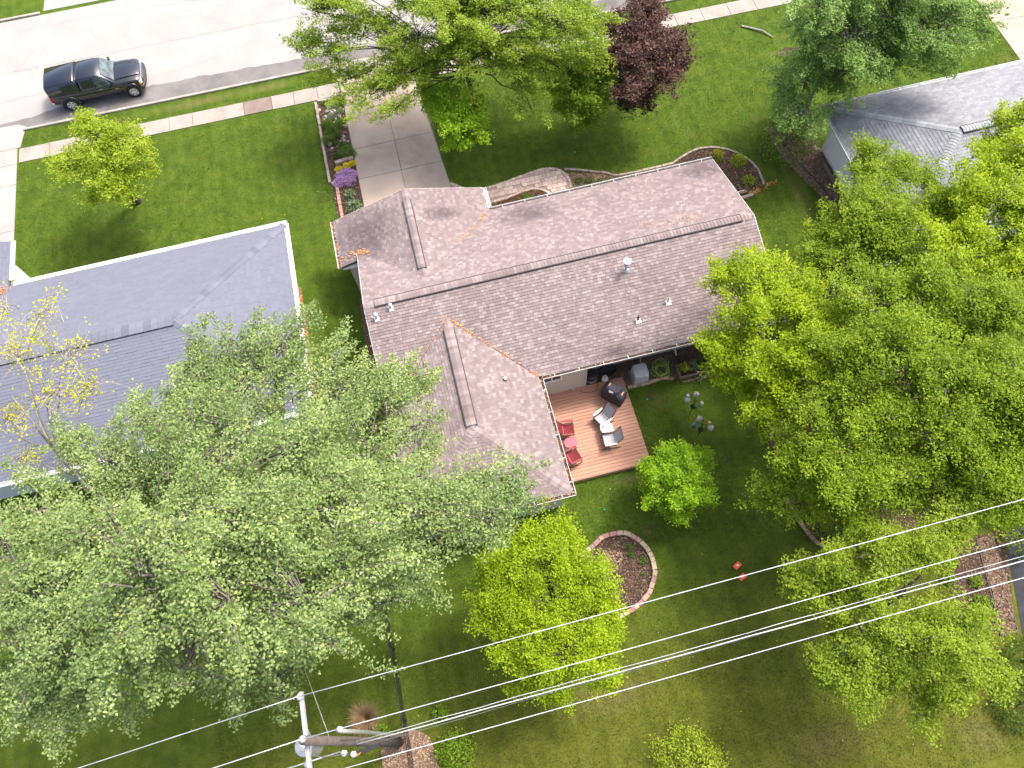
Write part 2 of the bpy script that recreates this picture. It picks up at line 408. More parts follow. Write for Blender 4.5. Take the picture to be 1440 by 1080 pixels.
mat_island('grass_blade', [(0.0, (0.030, 0.062, 0.006)), (0.5, (0.058, 0.104, 0.009)), (0.9, (0.088, 0.132, 0.014)), (1.0, (0.14, 0.155, 0.035))], 0.7, 0.2, 0.3)
mat_island('grass_dry', [(0.0, (0.046, 0.066, 0.007)), (0.5, (0.080, 0.100, 0.011)), (0.9, (0.115, 0.124, 0.018)), (1.0, (0.16, 0.155, 0.045))], 0.7, 0.2, 0.3)

# ---------------------------------------------------------------- mesh helpers
class MB:
    def __init__(s):
        s.v = []; s.f = []
    def add(s, vs, fs):
        k = len(s.v)
        s.v.extend([tuple(p) for p in vs])
        s.f.extend([tuple(i + k for i in f) for f in fs])
        return s
    def box(s, x0, x1, y0, y1, z0, z1):
        vs = [(x0, y0, z0), (x1, y0, z0), (x1, y1, z0), (x0, y1, z0), (x0, y0, z1), (x1, y0, z1), (x1, y1, z1), (x0, y1, z1)]
        return s.add(vs, [(0, 3, 2, 1), (4, 5, 6, 7), (0, 1, 5, 4), (1, 2, 6, 5), (2, 3, 7, 6), (3, 0, 4, 7)])
    def bevbox(s, x0, x1, y0, y1, z0, z1, b=0.01, taper=0.0):
        """box with chamfered top edges"""
        t = taper
        vs = [(x0, y0, z0), (x1, y0, z0), (x1, y1, z0), (x0, y1, z0),
              (x0 + t, y0 + t, z1 - b), (x1 - t, y0 + t, z1 - b), (x1 - t, y1 - t, z1 - b), (x0 + t, y1 - t, z1 - b),
              (x0 + t + b, y0 + t + b, z1), (x1 - t - b, y0 + t + b, z1), (x1 - t - b, y1 - t - b, z1), (x0 + t + b, y1 - t - b, z1)]
        fs = [(0, 3, 2, 1), (8, 9, 10, 11)]
        for i in range(4):
            j = (i + 1) % 4
            fs += [(i, j, 4 + j, 4 + i), (4 + i, 4 + j, 8 + j, 8 + i)]
        return s.add(vs, fs)
    def obox(s, c, size, rz=0.0, ry=0.0, rx=0.0):
        M = Matrix.Translation(c) @ Matrix.Rotation(rz, 4, 'Z') @ Matrix.Rotation(ry, 4, 'Y') @ Matrix.Rotation(rx, 4, 'X')
        hx, hy, hz = size[0] / 2, size[1] / 2, size[2] / 2
        t = MB().box(-hx, hx, -hy, hy, -hz, hz)
        return s.add([M @ Vector(p) for p in t.v], t.f)
    def prism(s, poly, z0, z1):
        n = len(poly)
        a = sum(poly[i][0] * poly[(i + 1) % n][1] - poly[(i + 1) % n][0] * poly[i][1] for i in range(n))
        if a < 0:
            poly = poly[::-1]
        vs = [(x, y, z0) for x, y in poly] + [(x, y, z1) for x, y in poly]
        fs = [tuple(range(n - 1, -1, -1)), tuple(range(n, 2 * n))]
        fs += [(i, (i + 1) % n, n + (i + 1) % n, n + i) for i in range(n)]
        return s.add(vs, fs)
    def tube(s, pts, rad, n=8, cap=True):
        pts = [Vector(p) for p in pts]
        if not hasattr(rad, '__len__'):
            rad = [rad] * len(pts)
        k = len(s.v); ref = None
        for i, p in enumerate(pts):
            if i == 0: d = pts[1] - p
            elif i == len(pts) - 1: d = p - pts[i - 1]
            else: d = pts[i + 1] - pts[i - 1]
            if d.length < 1e-9: d = Vector((0, 0, 1))
            d.normalize()
            if ref is None:
                ref = d.orthogonal().normalized()
            ref = (ref - d * ref.dot(d))
            ref = ref.normalized() if ref.length > 1e-6 else d.orthogonal().normalized()
            q = d.cross(ref)
            for j in range(n):
                a = 2 * math.pi * j / n
                s.v.append(tuple(p + (ref * math.cos(a) + q * math.sin(a)) * rad[i]))
        for i in range(len(pts) - 1):
            for j in range(n):
                j2 = (j + 1) % n
                s.f.append((k + i * n + j, k + i * n + j2, k + (i + 1) * n + j2, k + (i + 1) * n + j))
        if cap:
            s.f.append(tuple(k + j for j in range(n - 1, -1, -1)))
            e = k + (len(pts) - 1) * n
            s.f.append(tuple(e + j for j in range(n)))
        return s
    def lathe(s, prof, c=(0, 0, 0), n=14):
        pts = [(c[0], c[1], c[2] + z) for r, z in prof]
        k = len(s.v)
        for r, z in prof:
            for j in range(n):
                a = 2 * math.pi * j / n
                s.v.append((c[0] + r * math.cos(a), c[1] + r * math.sin(a), c[2] + z))
        for i in range(len(prof) - 1):
            for j in range(n):
                j2 = (j + 1) % n
                s.f.append((k + i * n + j, k + i * n + j2, k + (i + 1) * n + j2, k + (i + 1) * n + j))
        s.f.append(tuple(k + j for j in range(n - 1, -1, -1)))
        e = k + (len(prof) - 1) * n
        s.f.append(tuple(e + j for j in range(n)))
        return s
    def loft(s, rings, cap=True):
        n = len(rings[0]); k = len(s.v)
        for r in rings:
            s.v.extend([tuple(p) for p in r])
        for i in range(len(rings) - 1):
            for j in range(n):
                j2 = (j + 1) % n
                s.f.append((k + i * n + j, k + i * n + j2, k + (i + 1) * n + j2, k + (i + 1) * n + j))
        if cap:
            s.f.append(tuple(k + j for j in range(n - 1, -1, -1)))
            e = k + (len(rings) - 1) * n
            s.f.append(tuple(e + j for j in range(n)))
        return s
    def blob(s, c, r, seed=0, n=8, m=5, jit=0.18):
        """irregular rounded stone"""
        rr = random.Random(seed)
        rings = []
        for i in range(1, m):
            ph = math.pi * i / m - math.pi / 2
            rings.append([(c[0] + r[0] * math.cos(ph) * math.cos(2 * math.pi * j / n) * (1 + rr.uniform(-jit, jit)),
                           c[1] + r[1] * math.cos(ph) * math.sin(2 * math.pi * j / n) * (1 + rr.uniform(-jit, jit)),
                           c[2] + r[2] * math.sin(ph) * (1 + rr.uniform(-jit, jit))) for j in range(n)])
        return s.loft(rings)
    def mesh(s, name, smooth=False):
        me = bpy.data.meshes.new(name)
        me.from_pydata(s.v, [], s.f)
        if smooth:
            me.polygons.foreach_set('use_smooth', [True] * len(me.polygons))
        me.update()
        return me
    def build(s, name, mat, parent=None, smooth=False, loc=None, rz=0.0):
        o = bpy.data.objects.new(name, s.mesh(name, smooth))
        o.data.materials.append(MATS[mat])
        COL.objects.link(o)
        if parent is not None: o.parent = parent
        if loc is not None: o.location = loc
        if rz: o.rotation_euler[2] = rz
        return o

def np_mesh(name, V, k, mat, parent=None, tone=None):
    """V: (nfaces*k,3) array, every k vertices one separate polygon"""
    V = np.asarray(V, dtype=np.float32).reshape(-1, 3)
    nv = len(V); nf = nv // k
    me = bpy.data.meshes.new(name)
    me.vertices.add(nv); me.loops.add(nv); me.polygons.add(nf)
    me.vertices.foreach_set('co', V.ravel())
    me.loops.foreach_set('vertex_index', np.arange(nv, dtype=np.int32))
    me.polygons.foreach_set('loop_start', np.arange(0, nv, k, dtype=np.int32))
    me.polygons.foreach_set('loop_total', np.full(nf, k, dtype=np.int32))
    me.update(calc_edges=True)
    at = me.attributes.new('tone', 'FLOAT', 'FACE')
    at.data.foreach_set('value', np.asarray(RNG.uniform(0, 1, nf) if tone is None else tone, dtype=np.float32))
    me.materials.append(MATS[mat])
    o = bpy.data.objects.new(name, me)
    COL.objects.link(o)
    if parent is not None: o.parent = parent
    return o

def tag(o, label, cat, group=None):
    o['label'] = label; o['category'] = cat
    if group: o['group'] = group
    return o
def struct(o):
    o['kind'] = 'structure'; return o
def stuff(o, label=None):
    o['kind'] = 'stuff'
    if label: o['label'] = label
    return o
def thing(name, label, cat, loc=(0, 0, 0), rz=0.0, group=None):
    o = bpy.data.objects.new(name, None)
    o.empty_display_size = 0.2
    COL.objects.link(o)
    o.location = loc; o.rotation_euler[2] = rz
    return tag(o, label, cat, group)
def copy_tree(o, parent=None):
    c = o.copy(); COL.objects.link(c)
    if parent is not None: c.parent = parent
    for ch in list(o.children):
        copy_tree(ch, c)
    return c

def in_poly(X, Y, poly):
    ins = np.zeros(len(X), bool); n = len(poly)
    for i in range(n):
        x0, y0 = poly[i]; x1, y1 = poly[(i + 1) % n]
        if y0 == y1: continue
        c = ((y0 > Y) != (y1 > Y)) & (X < (x1 - x0) * (Y - y0) / (y1 - y0) + x0)
        ins ^= c
    return ins
def sample_poly(poly, n):
    xs = [p[0] for p in poly]; ys = [p[1] for p in poly]
    X = RNG.uniform(min(xs), max(xs), n * 3); Y = RNG.uniform(min(ys), max(ys), n * 3)
    m = in_poly(X, Y, poly)
    return X[m][:n], Y[m][:n]
def poly_area(p):
    return abs(sum(p[i][0] * p[(i + 1) % len(p)][1] - p[(i + 1) % len(p)][0] * p[i][1] for i in range(len(p)))) / 2
def smooth_path(pts, k=6, closed=False):
    """Catmull-Rom through points"""
    P = [Vector(p) for p in pts]; n = len(P); out = []
    rngi = range(n) if closed else range(n - 1)
    for i in rngi:
        if closed: a, b, c, d = P[(i - 1) % n], P[i], P[(i + 1) % n], P[(i + 2) % n]
        else: a, b, c, d = P[max(i - 1, 0)], P[i], P[i + 1], P[min(i + 2, n - 1)]
        for j in range(k):
            t = j / k
            out.append(0.5 * ((2 * b) + (c - a) * t + (2 * a - 5 * b + 4 * c - d) * t * t + (3 * b - a - 3 * c + d) * t ** 3))
    if not closed: out.append(P[-1])
    return [tuple(p) for p in out]

def chips(name, poly, dens, mat, parent, size=(0.03, 0.09), z=0.015, keep_out=()):
    X, Y = sample_poly(poly, int(poly_area(poly) * dens))
    m = np.ones(len(X), bool)
    for k in keep_out: m &= ~in_poly(X, Y, k)
    X, Y = X[m], Y[m]
    n = len(X)
    L = RNG.uniform(*size, n); Wd = L * RNG.uniform(0.3, 0.7, n); a = RNG.uniform(0, 2 * np.pi, n)
    dx = np.stack([np.cos(a), np.sin(a), RNG.uniform(-.5, .5, n)], 1) * (L / 2)[:, None]
    dy = np.stack([-np.sin(a), np.cos(a), RNG.uniform(-.5, .5, n)], 1) * (Wd / 2)[:, None]
    C = np.stack([X, Y, z + RNG.uniform(0.01, 0.03, n)], 1)
    V = np.stack([C - dx - dy, C + dx - dy, C + dx + dy, C - dx + dy], 1)
    return stuff(np_mesh(name, V, 4, mat, parent))

def edging(pts, parent, mat, name, length=0.3, depth=0.2, h=0.12, gap=0.015, closed=False, z=0.0, k=8):
    """a row of separate blocks laid along a curve"""
    P = smooth_path([(x, y, 0) for x, y in pts], k, closed)
    if closed: P = P + [P[0]]
    P = [Vector(p) for p in P]
    acc = [0.0]
    for i in range(1, len(P)): acc.append(acc[-1] + (P[i] - P[i - 1]).length)
    def at(s):
        s = min(max(s, 0), acc[-1] - 1e-6)
        for i in range(1, len(P)):
            if acc[i] >= s:
                t = (s - acc[i - 1]) / max(acc[i] - acc[i - 1], 1e-9)
                return P[i - 1].lerp(P[i], t), (P[i] - P[i - 1]).normalized()
    cache = {}
    s = 0.0
    while s < acc[-1] - length * 0.4:
        ln = length * random.choice((0.8, 1.0, 1.0, 1.25))
        ln = min(ln, acc[-1] - s)
        p, d = at(s + ln / 2)
        key = round(ln, 2)
        if key not in cache:
            b = MB().bevbox(-ln / 2 + gap / 2, ln / 2 - gap / 2, -depth / 2, depth / 2, 0, h, 0.012)
            cache[key] = b.mesh(name); cache[key].materials.append(MATS[mat])
        o = bpy.data.objects.new(name, cache[key]); COL.objects.link(o)
        o.parent = parent
        o.location = (p.x + random.uniform(-.008, .008), p.y + random.uniform(-.008, .008), z + random.uniform(-.008, .008))
        o.rotation_euler = (random.uniform(-.03, .03), random.uniform(-.03, .03), math.atan2(d.y, d.x) + random.uniform(-.03, .03))
        s += ln

# ---------------------------------------------------------------- ground, road, pavements
g = MB()
def sheet(poly, z, name, mat):
    n = len(poly)
    a = sum(poly[i][0] * poly[(i + 1) % n][1] - poly[(i + 1) % n][0] * poly[i][1] for i in range(n))
    if a < 0: poly = poly[::-1]
    return MB().add([(x, y, z) for x, y in poly], [tuple(range(n))]).build(name, mat)
struct(sheet([(-250, -250), (250, -250), (250, 250), (-250, 250)], 0.0, 'ground', 'lawn'))

ROAD = [(-120, 35.9), (-20.2, 35.85), (-3.1, 35.62), (3.6, 35.42), (20, 34.95), (130, 33.2), (130, 42.0), (20, 44.0), (-14.5, 44.5), (-120, 46.2)]
struct(sheet(ROAD, 0.006, 'road', 'road_concrete'))
def wob(pts, amp=0.07, step=0.35):
    out = []
    for i in range(len(pts) - 1):
        a, b = Vector(pts[i]), Vector(pts[i + 1]); L = (b - a).length; m = max(1, int(L / step))
        for j in range(m):
            p = a.lerp(b, j / m); out.append((p.x, p.y + random.uniform(-amp, amp)))
    out.append(pts[-1]); return out
PATCH = [(-60, 35.95), (-20.2, 35.87), (-3.1, 35.64), (3.6, 35.44), (20, 34.97), (40, 34.6)] + wob([(40, 35.5), (20, 35.95), (2.3, 36.4), (-4.5, 36.62), (-13.3, 37.0), (-18.2, 36.8), (-20.3, 36.45), (-60, 36.5)])
struct(sheet(PATCH, 0.010, 'road_patch', 'asphalt_patch'))
# a tar-sealed seam along the crown of the road and a few thin cracks
def ribbon(pts, w, z, name, mat):
    b = MB(); L = []
    P = [Vector((x, y, 0)) for x, y in pts]
    for i, p in enumerate(P):
        d = (P[min(i + 1, len(P) - 1)] - P[max(i - 1, 0)]).normalized(); q = Vector((-d.y, d.x, 0))
        ww = w * random.uniform(0.4, 1.2)
        L += [p - q * ww / 2 + Vector((0, 0, z)), p + q * ww / 2 + Vector((0, 0, z))]
    b.add(L, [(2 * i, 2 * i + 2, 2 * i + 3, 2 * i + 1) for i in range(len(P) - 1)])
    return b.build(name, mat)
conc_mat('seam', (0.235, 0.215, 0.20), (0.265, 0.245, 0.23), (0.20, 0.18, 0.165), 2.0)
struct(ribbon(wob([(-60, 41.2), (-20, 40.3), (0, 39.9), (20, 39.5), (60, 38.6)], 0.03, 0.3), 0.05, 0.0105, 'road_seam', 'seam'))
struct(ribbon(wob([(-30, 38.0), (-21, 38.1), (-18.5, 38.25)], 0.05, 0.3), 0.045, 0.0105, 'road_seam', 'seam'))
for (x0, y0, x1, y1) in ((-21, 43.6, -10, 43.1), (-16.4, 41.5, -16.2, 43.3), (-19.5, 39.5, -18.9, 42), (-11, 42.6, -8, 40.2), (-5, 40.6, -3.5, 38.3), (-12.6, 37.6, -9, 38.1)):
    struct(ribbon([(x0 + (x1 - x0) * t + random.uniform(-.15, .15), y0 + (y1 - y0) * t + random.uniform(-.08, .08)) for t in np.linspace(0, 1, 14)], 0.02, 0.0105, 'road_crack', 'seam'))

# kerbs in cast lengths
def kerb(x0, y0, x1, y1, w=0.16, h=0.10, parent=None, seg=3.0, mat='kerb_concrete'):
    n = max(1, round(math.hypot(x1 - x0, y1 - y0) / seg)); a = math.atan2(y1 - y0, x1 - x0)
    L = math.hypot(x1 - x0, y1 - y0) / n
    for i in range(n):
        t = (i + .5) / n
        b = MB().bevbox(-L / 2 + .006, L / 2 - .006, -w / 2, w / 2, 0, h, 0.02)
        o = b.build('kerb_stone', mat, parent); o.location = (x0 + (x1 - x0) * t, y0 + (y1 - y0) * t, 0); o.rotation_euler[2] = a
kn = thing('kerb', 'pale concrete kerb between the asphalt strip and the tree lawn', 'kerb', group=None); del kn['category']; del kn['label']; struct(kn)
kerb(-20.0, 35.72, -3.45, 35.48, parent=kn)
kerb(3.4, 35.3, 40, 34.2, parent=kn)
kf = bpy.data.objects.new('kerb', None); COL.objects.link(kf); struct(kf)
kerb(-60, 45.45, -19.3, 44.72, parent=kf)
kerb(-12.0, 44.55, 40, 43.7, parent=kf)

# sidewalk slabs
sw = bpy.data.objects.new('sidewalk', None); COL.objects.link(sw); struct(sw)
def swy(x):   # south edge of the sidewalk
    return 33.45 - 0.012 * (x + 20) + (0.0 if x < 0 else -0.006 * x)
xs = [-20.2, -18.6, -17.1, -15.6, -14.1, -12.24, -10.99, -8.23, -6.72, -5.52, -4.25, -3.05]
def slab(x0, x1, mat):
    b = MB(); z = 0.035 + random.uniform(-.006, .006)
    ya, yb = swy(x0), swy(x1)
    b.prism([(x0 + .012, ya), (x1 - .012, yb), (x1 - .012, yb + .95), (x0 + .012, ya + .95)], 0.0, z)
    b.build('concrete_slab', mat, sw)
for a, b_ in zip(xs[:-1], xs[1:]):
    slab(a, b_, 'sidewalk_brown' if a == -8.23 else 'sidewalk_concrete')
x = 2.2
while x < 34:
    slab(x, x + 1.5, 'sidewalk_concrete'); x += 1.5

# neighbour's pale driveway on the left, ours in the middle, and a piece on the far right
ld = bpy.data.objects.new('driveway', None); COL.objects.link(ld); struct(ld)
for i, (y0, y1) in enumerate(((26.0, 29.0), (29.0, 32.0), (32.0, 33.4), (33.4, 34.5), (34.5, 35.9))):
    x1 = -20.3 if i < 4 else -20.15
    MB().prism([(-26, y0 + .01), (x1, y0 + .01), (x1 if i < 4 else -19.9, y1 - .01), (-26, y1 - .01)], 0, 0.03).build('concrete_slab', 'pale_drive', ld)
MB().prism([(-26, 35.9), (-19.7, 35.8), (-20.3, 36.2), (-26, 36.5)], 0, 0.016).build('apron', 'pale_drive', ld)

md = bpy.data.objects.new('driveway', None); COL.objects.link(md); struct(md)
rows = [22.5, 24.9, 27.35, 29.35, 31.5, 33.3, 34.3]
def dl(y): return -2.98 - 0.0 * y
def dr(y): return 1.48 - (y - 25) * 0.058
for y0, y1 in zip(rows[:-1], rows[1:]):
    mid = -0.78
    for (xa0, xa1, xb0, xb1) in ((dl(y0), dl(y1), mid, mid), (mid, mid, dr(y0), dr(y1))):
        MB().prism([(xa0 + .012, y0 + .012), (xb0 - .012, y0 + .012), (xb1 - .012, y1 - .012), (xa1 + .012, y1 - .012)], 0, 0.035 + random.uniform(-.003, .003)).build('concrete_slab', 'drive_concrete', md)
MB().prism([(-3.03, 34.31), (1.0, 34.31), (3.2, 35.45), (-3.5, 35.66)], 0, 0.026).build('apron', 'sidewalk_concrete', md)
sheet([(-3.0, 22.5), (1.4, 22.5), (1.3, 30), (0.8, 34.3), (-3.0, 34.3)], 0.006, 'joint_bed', 'joint').parent = md

rd = bpy.data.objects.new('driveway', None); COL.objects.link(rd); struct(rd)
for i in range(5):
    MB().prism([(31.6, 23.5 + 2.4 * i + .01), (37, 23.5 + 2.4 * i + .01), (37, 25.88 + 2.4 * i), (31.6, 25.88 + 2.4 * i)], 0, 0.03).build('concrete_slab', 'drive_concrete', rd)
fd = bpy.data.objects.new('driveway', None); COL.objects.link(fd); struct(fd)
MB().prism([(-19.1, 44.85), (-12.1, 44.7), (-12.4, 48), (-18.9, 48)], 0, 0.03).build('concrete_slab', 'pale_drive', fd)
MB().prism([(-18.9, 48.02), (-12.4, 48.02), (-12.4, 54), (-18.9, 54)], 0, 0.03).build('concrete_slab', 'pale_drive', fd)

# ---------------------------------------------------------------- roofs and houses
def clip_poly(P, poly):
    """Sutherland-Hodgman, convex CCW clip polygon"""
    out = P
    n = len(poly)
    for i in range(n):
        ax, ay = poly[i]; bx, by = poly[(i + 1) % n]
        inp = out; out = []
        if not inp: return []
        def side(p): return (bx - ax) * (p[1] - ay) - (by - ay) * (p[0] - ax)
        for j in range(len(inp)):
            p, q = inp[j], inp[(j + 1) % len(inp)]
            sp, sq = side(p), side(q)
            if sp >= 0: out.append(p)
            if (sp >= 0) != (sq >= 0):
                t = sp / (sp - sq)
                out.append((p[0] + (q[0] - p[0]) * t, p[1] + (q[1] - p[1]) * t))
    return out

def roof_plane(poly3, parent, mat, expo=0.13, wr=(0.10, 0.22), thick=0.015, slab=0.14, slabmat='underlayment'):
    """poly3: convex 3-D polygon, first edge is the eave; CCW seen from above"""
    P = [Vector(p) for p in poly3]
    e = (P[1] - P[0]).normalized()
    nrm = None
    nrm = (P[1] - P[0]).cross(P[2] - P[0]).normalized()
    if nrm.z < 0: nrm = -nrm
    s = nrm.cross(e).normalized()
    if s.z < 0: s = -s
    o = P[0]
    poly = [((p - o).dot(e), (p - o).dot(s)) for p in P]
    a = sum(poly[i][0] * poly[(i + 1) % len(poly)][1] - poly[(i + 1) % len(poly)][0] * poly[i][1] for i in range(len(poly)))
    if a < 0: poly = poly[::-1]
    xs = [p[0] for p in poly]; ys = [p[1] for p in poly]
    b = MB(); y = -0.0; row = 0
    rr = random.Random(int(abs(o.x * 100) + abs(o.y * 37)))
    while y < max(ys):
        x = min(xs) - rr.uniform(0, wr[1])
        while x < max(xs):
            w = rr.uniform(*wr)
            q = clip_poly([(x + .003, y), (x + w - .003, y), (x + w - .003, y + expo), (x + .003, y + expo)], poly)
            if len(q) >= 3:
                t = thick + rr.choice((0, 0, 0.007))
                def up3(p):
                    fr = (p[1] - y) / expo
                    return o + e * p[0] + s * p[1] + nrm * (t * (1 - fr) + 0.002)
                vs = [up3(p) for p in q]
                fs = [tuple(range(len(q)))]
                for i in range(len(q)):
                    j = (i + 1) % len(q)
                    if abs(q[i][1] - y) < 1e-6 and abs(q[j][1] - y) < 1e-6:
                        vs += [o + e * q[i][0] + s * q[i][1] - nrm * .002, o + e * q[j][0] + s * q[j][1] - nrm * .002]
                        m = len(vs); fs.append((i, m - 2, m - 1, j))
                b.add(vs, fs)
            x += w
        y += expo; row += 1
    stuff(b.build('shingles', mat, parent))
    n = len(P)
    lo = [p - Vector((0, 0, slab)) for p in P]
    d = MB().add([p - nrm * .004 for p in P] + lo, [tuple(range(n)), tuple(range(2 * n - 1, n - 1, -1))] + [(i, n + i, n + (i + 1) % n, (i + 1) % n) for i in range(n)])
    d.build('roof_deck', slabmat, parent)

def cap_run(a, b, parent, mat, w=0.30, lift=0.02, name='ridge_cap', drop=0.045, step=0.145):
    """overlapping cap shingles along a ridge or hip"""
    a, b = Vector(a), Vector(b); d = b - a; L = d.length; d.normalize()
    side = d.cross(Vector((0, 0, 1))).normalized(); upv = side.cross(d)
    m = MB(); n = int(L / step)
    for i in range(n):
        p = a + d * (i * step); q = a + d * ((i + 1) * step - .004)
        t0, t1 = lift + .016, lift
        vs = []
        for r, t in ((p, t0), (q, t1)):
            vs += [r - side * w / 2 + upv * (t - drop), r + upv * t, r + side * w / 2 + upv * (t - drop)]
        k = vs
        vs2 = [v - upv * 0.03 for v in vs]
        m.add(vs + vs2, [(0, 3, 4, 1), (1, 4, 5, 2), (0, 1, 7, 6), (1, 2, 8, 7), (0, 6, 9, 3), (2, 5, 11, 8)])
    stuff(m.build(name, mat, parent))

def ridge_vent(a, b, parent, mat, w=0.34):
    a, b = Vector(a), Vector(b); d = (b - a).normalized(); side = d.cross(Vector((0, 0, 1))).normalized()
    L = (b - a).length
    v = MB()
    for sgn in (-1, 1):
        c = (a + b) / 2 + side * sgn * (w / 2)
        v.obox((c.x, c.y, c.z - 0.026), (L, 0.042, 0.06), math.atan2(d.y, d.x))
    v.build('ridge_vent', 'dark_vent', parent)
    cap_run(a + Vector((0, 0, .012)), b + Vector((0, 0, .012)), parent, mat, w - .04, 0.03, 'vent_cap', 0.042)

def gutter(a, b, parent, inward, hangers=0.95, name='gutter', w=0.125, h=0.10, mat='white_metal', litter=0.0):
    """open box gutter; inward = unit vector from the gutter towards the house"""
    a, b = Vector(a), Vector(b); d = (b - a).normalized(); L = (b - a).length
    iv = Vector(inward)
    prof = [(0.0, 0), (0, -h), (-w * .8, -h), (-w, 0.0), (-w - .016, 0), (-w - .016, -.012), (-w * .8 - .02, -h - .008), (.008, -h - .008), (.008, 0)]
    prof = [(q, z) for q, z in prof]
    m = MB()
    rings = [[p + iv * q[0] + Vector((0, 0, q[1])) for q in prof] for p in (a, b)]
    m.loft(rings, False)
    for p in (a, b):
        m.add([p + Vector((0, 0, -.01)), p - iv * w + Vector((0, 0, -.01)), p - iv * w * .8 - Vector((0, 0, h)), p - Vector((0, 0, h))], [(0, 1, 2, 3)])
    o = m.build(name, mat, parent)
    n = int(L / hangers)
    hm = MB().box(-.011, .011, -w / 2 - .012, w / 2 + .02, -.008, .006).mesh('hanger'); hm.materials.append(MATS[mat])
    for i in range(n):
        p = a + d * ((i + .5) * L / n) - iv * w / 2
        q = bpy.data.objects.new('hanger', hm); COL.objects.link(q); q.parent = o
        q.location = p; q.rotation_euler[2] = math.atan2(d.y, d.x)
    if litter:
        dz = Vector((0, 0, .055)); i1, i2 = iv * -.006, iv * (-w + .012)
        MB().add([a + i1 - dz, a + i2 - dz, b + i2 - dz, b + i1 - dz], [(0, 1, 2, 3)]).build('gutter_silt', 'soil', parent)
        k = int(L * 26 * litter)
        T = RNG.uniform(0, 1, k) ** 1.0; A = RNG.uniform(0, 2 * np.pi, k); S = RNG.uniform(.015, .035, k)
        C = np.array(a)[None] + np.array(b - a)[None] * T[:, None] - np.array(iv)[None] * RNG.uniform(.02, w - .02, k)[:, None] - np.array([0, 0, 1])[None] * RNG.uniform(.01, .05, k)[:, None]
        dx = np.stack([np.cos(A), np.sin(A), RNG.uniform(-.4, .4, k)], 1) * S[:, None]; dy = np.stack([-np.sin(A), np.cos(A), RNG.uniform(-.4, .4, k)], 1) * S[:, None]
        stuff(np_mesh('leaf_litter', np.stack([C - dx, C + dy * .6, C + dx, C - dy * .6], 1), 4, 'leaf_litter', parent))

def litter_line(pts, n, parent, spread=0.06, mat='leaf_litter', clump=0.6):
    V = []
    P = [Vector(p) for p in pts]
    cent = [random.random() for _ in range(6)]
    for i in range(n):
        t = random.random()
        if random.random() < clump: t = min(1, max(0, random.choice(cent) + random.gauss(0, .025)))
        f = t * (len(P) - 1); k = min(int(f), len(P) - 2); p = P[k].lerp(P[k + 1], f - k)
        c = p + Vector((random.gauss(0, spread), random.gauss(0, spread), random.uniform(.03, .06)))
        a = random.uniform(0, 6.28); s = random.uniform(.018, .042)
        dx = Vector((math.cos(a), math.sin(a), random.uniform(-.3, .3))) * s; dy = Vector((-math.sin(a), math.cos(a), random.uniform(-.3, .3))) * s * .6
        V += [c - dx, c + dy, c + dx, c - dy]
    stuff(np_mesh('leaf_litter', np.array([tuple(v) for v in V]), 4, mat, parent))

def siding(x0, x1, y, z0, z1, parent, mat, axis='x', sgn=-1, rev=0.16):
    """lap boards, one object each; axis 'x': wall along X facing sgn*Y; 'y': wall along Y at X=y facing sgn*X"""
    n = int((z1 - z0) / rev)
    L = x1 - x0
    m = MB()
    vs = [(0, 0, 0), (L, 0, 0), (L, sgn * .022, 0), (0, sgn * .022, 0), (0, 0, rev), (L, 0, rev), (L, sgn * .004, rev), (0, sgn * .004, rev)]
    m.add(vs, [(0, 1, 2, 3), (3, 2, 6, 7), (4, 5, 6, 7), (0, 3, 7, 4), (1, 2, 6, 5)])
    me = m.mesh('siding_board'); me.materials.append(MATS[mat])
    for i in range(n):
        o = bpy.data.objects.new('siding_board', me); COL.objects.link(o); o.parent = parent
        if axis == 'x': o.location = (x0, y, z0 + i * rev)
        else:
            o.location = (y, x0, z0 + i * rev); o.rotation_euler[2] = math.pi / 2
            # rotating by 90 degrees turns local +Y into -X

def window(cx, cz, w, h, face, pos, parent, outward):
    """framed two-light window with sill. face 'x' wall along X at Y=pos, 'y' wall along Y at X=pos"""
    root = MB()
    def bx(m, a0, a1, z0, z1, d0, d1):
        d0, d1 = sorted((pos + outward * d0, pos + outward * d1))
        if face == 'x': m.box(a0, a1, d0, d1, z0, z1)
        else: m.box(d0, d1, a0, a1, z0, z1)
    fr = MB(); t = .08
    bx(fr, cx - w / 2 - t, cx + w / 2 + t, cz + h / 2, cz + h / 2 + t, 0, .05); bx(fr, cx - w / 2 - t, cx + w / 2 + t, cz - h / 2 - t, cz - h / 2, 0, .06)
    bx(fr, cx - w / 2 - t, cx - w / 2, cz - h / 2, cz + h / 2, 0, .05); bx(fr, cx + w / 2, cx + w / 2 + t, cz - h / 2, cz + h / 2, 0, .05)
    f = fr.build('window', 'white_paint', parent)
    mu = MB(); bx(mu, cx - .025, cx + .025, cz - h / 2, cz + h / 2, .005, .042); mu.build('mullion', 'white_paint', f)
    for sx in (-1, 1):
        p = MB(); a, b = sorted((cx + sx * .025, cx + sx * w / 2)); bx(p, a, b, cz - h / 2, cz + h / 2, .004, .022)
        p.build('pane', 'glass_dark', f)

EZ, SL = 2.6, 0.318            # eave height, roof slope
hs = thing('house', 'ranch house with pinkish brown shingle roof and a wooden deck in its corner', 'house')
RV, RZ = 17.45, EZ + SL * (21.72 - 13.18) / 2
U0, U1, VF, VB = -3.4, 13.15, 21.72, 13.18
# main roof
roof_plane([(U0, VB, EZ), (U1, VB, EZ), (U1, RV, RZ), (U0, RV, RZ)], hs, 'shingle_rose')
roof_plane([(U1, VF, EZ), (U0, VF, EZ), (U0, RV, RZ), (U1, RV, RZ)], hs, 'shingle_rose')
